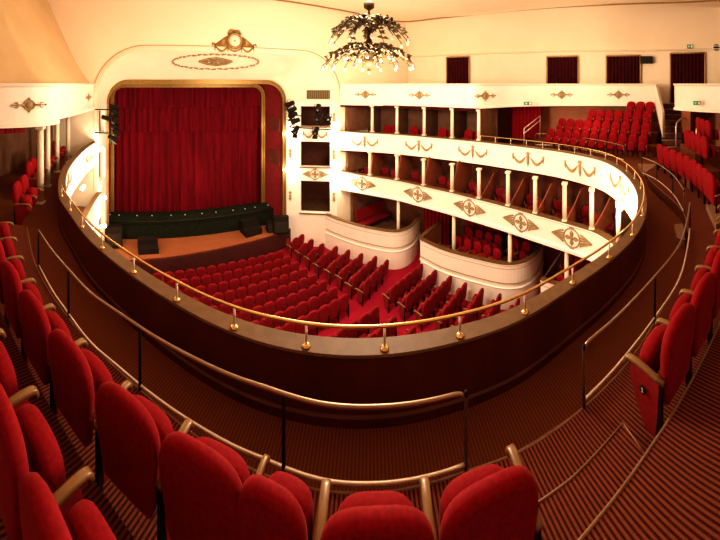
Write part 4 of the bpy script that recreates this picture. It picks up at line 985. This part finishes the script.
boxseats([(471, 219.5), (480, 221.5), (488.5, 223.5), (497, 226), (514.5, 229), (524, 232), (533, 235)], 7.18, lambda k: f'red seat in the back row of the large stalls box, {ORD[k + 1]} from the stage', 'large stalls box rear seats')
boxseats([(569, 254), (579, 259), (589, 264), (572, 268), (583, 273), (562, 277)], 7.35, lambda k: f'red seat in the stalls box behind the rear rail curve, {ORD[k + 1]} from the left', 'rear stalls box seats')
(x0, y0), (x1, y1) = PD(561, 12.6), PD(543, 12.9)
o = MB().tube([(x0, y0, Z(7.1)), (x1, y1, Z(8.4))], .05, 6).build('stair_handrail', M['ledge']); tag(o, 'slanting wooden handrail beside the large stalls box', 'handrail')
for p in protos:
    for c in list(kids.get(p.name, [])): bpy.data.objects.remove(c)
    bpy.data.objects.remove(p)

# ------------------------------------------------------------------ stage lighting gear
def spot(x, y, z, rz, tilt, label, s=1.0):
    t = thing('stage_spotlight', label, 'spotlight', (x, y, z), rz, None); t.rotation_euler = (tilt, 0, rz); t.scale = (s, s, s)
    MB().lathe([(.06, -.30), (.13, -.26), (.14, -.05), (.15, .12), (.17, .14), (.17, .24)], n=12, axis='y').build('housing', M['black'], t)
    MB().lathe([(.001, .2), (.13, .2), (.10, .235), (.001, .25)], n=12, axis='y').build('lens', M['lens'], t)
    MB().tube([(-.19, 0, 0), (-.19, 0, .22), (0, 0, .27), (.19, 0, .22), (.19, 0, 0)], .016, 5).build('yoke', M['black'], t)
    for s_, r_ in ((1, 0), (-1, 0)): MB().box((0, .32, s_ * .19), (.3, .2, .012), 0, s_ * .35).build('barn_door', M['black'], t)
    return t
for k, (px, py, d, rz, tl) in enumerate(((290, 104, 16.6, .6, -.4), (292, 110, 16.4, .9, -.5), (293, 115, 16.3, .4, -.4), (295, 121, 16.3, 1.2, -.3), (296, 130, 16.2, 2.2, -.6), (318, 108, 16.0, 2.4, -.5), (319, 117, 15.9, 2.0, -.6), (316, 131, 15.9, 2.3, -.5), (328, 118, 15.8, 2.6, -.3))):
    x, y = PD(px, d); spot(x, y, E - (py - HZ) * d / F, rz, tl, f'black stage spotlight before the top stage box, {ORD[k + 1]} counting from upper left', .95)
for k, (px, py, d, rz, tl) in enumerate(((113.5, 107, 13.4, -1.0, -.3), (114.5, 112, 13.3, -.4, -.5), (113, 117, 13.3, -.9, -.3), (115, 121, 13.2, -.3, -.4), (114, 127, 13.2, -.8, -.5), (115.5, 132, 13.1, -.3, -.4), (112, 138, 13.0, -.9, -.5), (106, 118, 13.3, -1.4, -.3))):
    x, y = PD(px, d); spot(x, y, E - (py - HZ) * d / F, rz, tl, f'black spotlight on the pole left of the curtain, {ORD[k + 1]} from the top' if k < 7 else 'black stage spotlight on the crossbar beside the left lighting pole', .72)
x, y = PD(294, 16.5)
t = thing('lighting_bar', 'black lighting bars in front of the top right stage box', 'lighting rig')
MB().tube([(x, y, Z(1.0)), (x, y, Z(2.9))], .035, 6).build('upright', M['black'], t)
for h in (1.72, 2.38):
    a, b = PD(290, 16.5), PD(332, 15.6); MB().tube([(a[0], a[1], Z(h)), (b[0], b[1], Z(h))], .03, 6).build('crossbar', M['black'], t)
x, y = PD(110.5, 13.4)
t = thing('lighting_pole', 'black lighting pole with crossbars at the left side of the stage arch', 'lighting rig')
MB().tube([(x, y, Z(.95)), (x, y, Z(2.7))], .035, 6).build('upright', M['black'], t)
for h in (1.15, 2.2):
    a = PD(95, 13.6); MB().tube([(a[0], a[1], Z(h)), (x, y, Z(h))], .03, 6).build('crossbar', M['black'], t)

# ------------------------------------------------------------------ lights
lamp((cx, cy, E + .05), 1500, .9, (1, .80, .56), 'chandelier_light')
lamp((cx, cy, E + 2.9), 420, .5, (1, .80, .55), 'chandelier_upper_light')
lamp((5.0, 8.0, Z(4.6)), 360, 1.2, (1, .80, .58), 'pit_light')  # unseen fill added to brighten the tier fronts
lamp((3.0, 15.6, Z(5.2)), 70, .6, (1, .66, .4), 'stage_light')  # unseen fill added to light the curtain from lower down
for x, y, z, e in ((13.4, 2.0, Z(-.6), 160), (13.0, 10.5, Z(-.7), 130), (-.8, 9.5, Z(.4), 110), (14.6, 1.6, Z(1.75), 30)): lamp((x, y, z), e, .5, (1, .70, .40), 'upper_wall_light')  # added fills: upper walls, left parapet glow, dark side gallery
lamp((1.0, -3.5, E + 2.0), 14, 1.0, (1, .70, .45), 'rear_gallery_light')  # weak unseen fill added behind the camera
w = bpy.data.worlds.new('world'); bpy.context.scene.world = w; w.use_nodes = True
w.node_tree.nodes['Background'].inputs[0].default_value = (1, .6, .35, 1); w.node_tree.nodes['Background'].inputs[1].default_value = .15

# ------------------------------------------------------------------ camera: level cylindrical panorama, as the photograph is
cd = bpy.data.cameras.new('camera'); cam = bpy.data.objects.new('camera', cd); col.objects.link(cam)
cam.location = (0, 0, E); cam.rotation_euler = (PI / 2, 0, -bear(CX))
cd.type = 'PANO'; cd.panorama_type = 'CENTRAL_CYLINDRICAL'
cd.central_cylindrical_range_u_min = -CX / F; cd.central_cylindrical_range_u_max = CX / F
cd.central_cylindrical_range_v_min = -(540 - HZ) / F; cd.central_cylindrical_range_v_max = HZ / F
cd.central_cylindrical_radius = 1.0
cd.clip_start = .05; cd.clip_end = 100
sc = bpy.context.scene; sc.camera = cam
sc.view_settings.view_transform = 'Standard'; sc.view_settings.look = 'Medium High Contrast'; sc.view_settings.exposure = .22
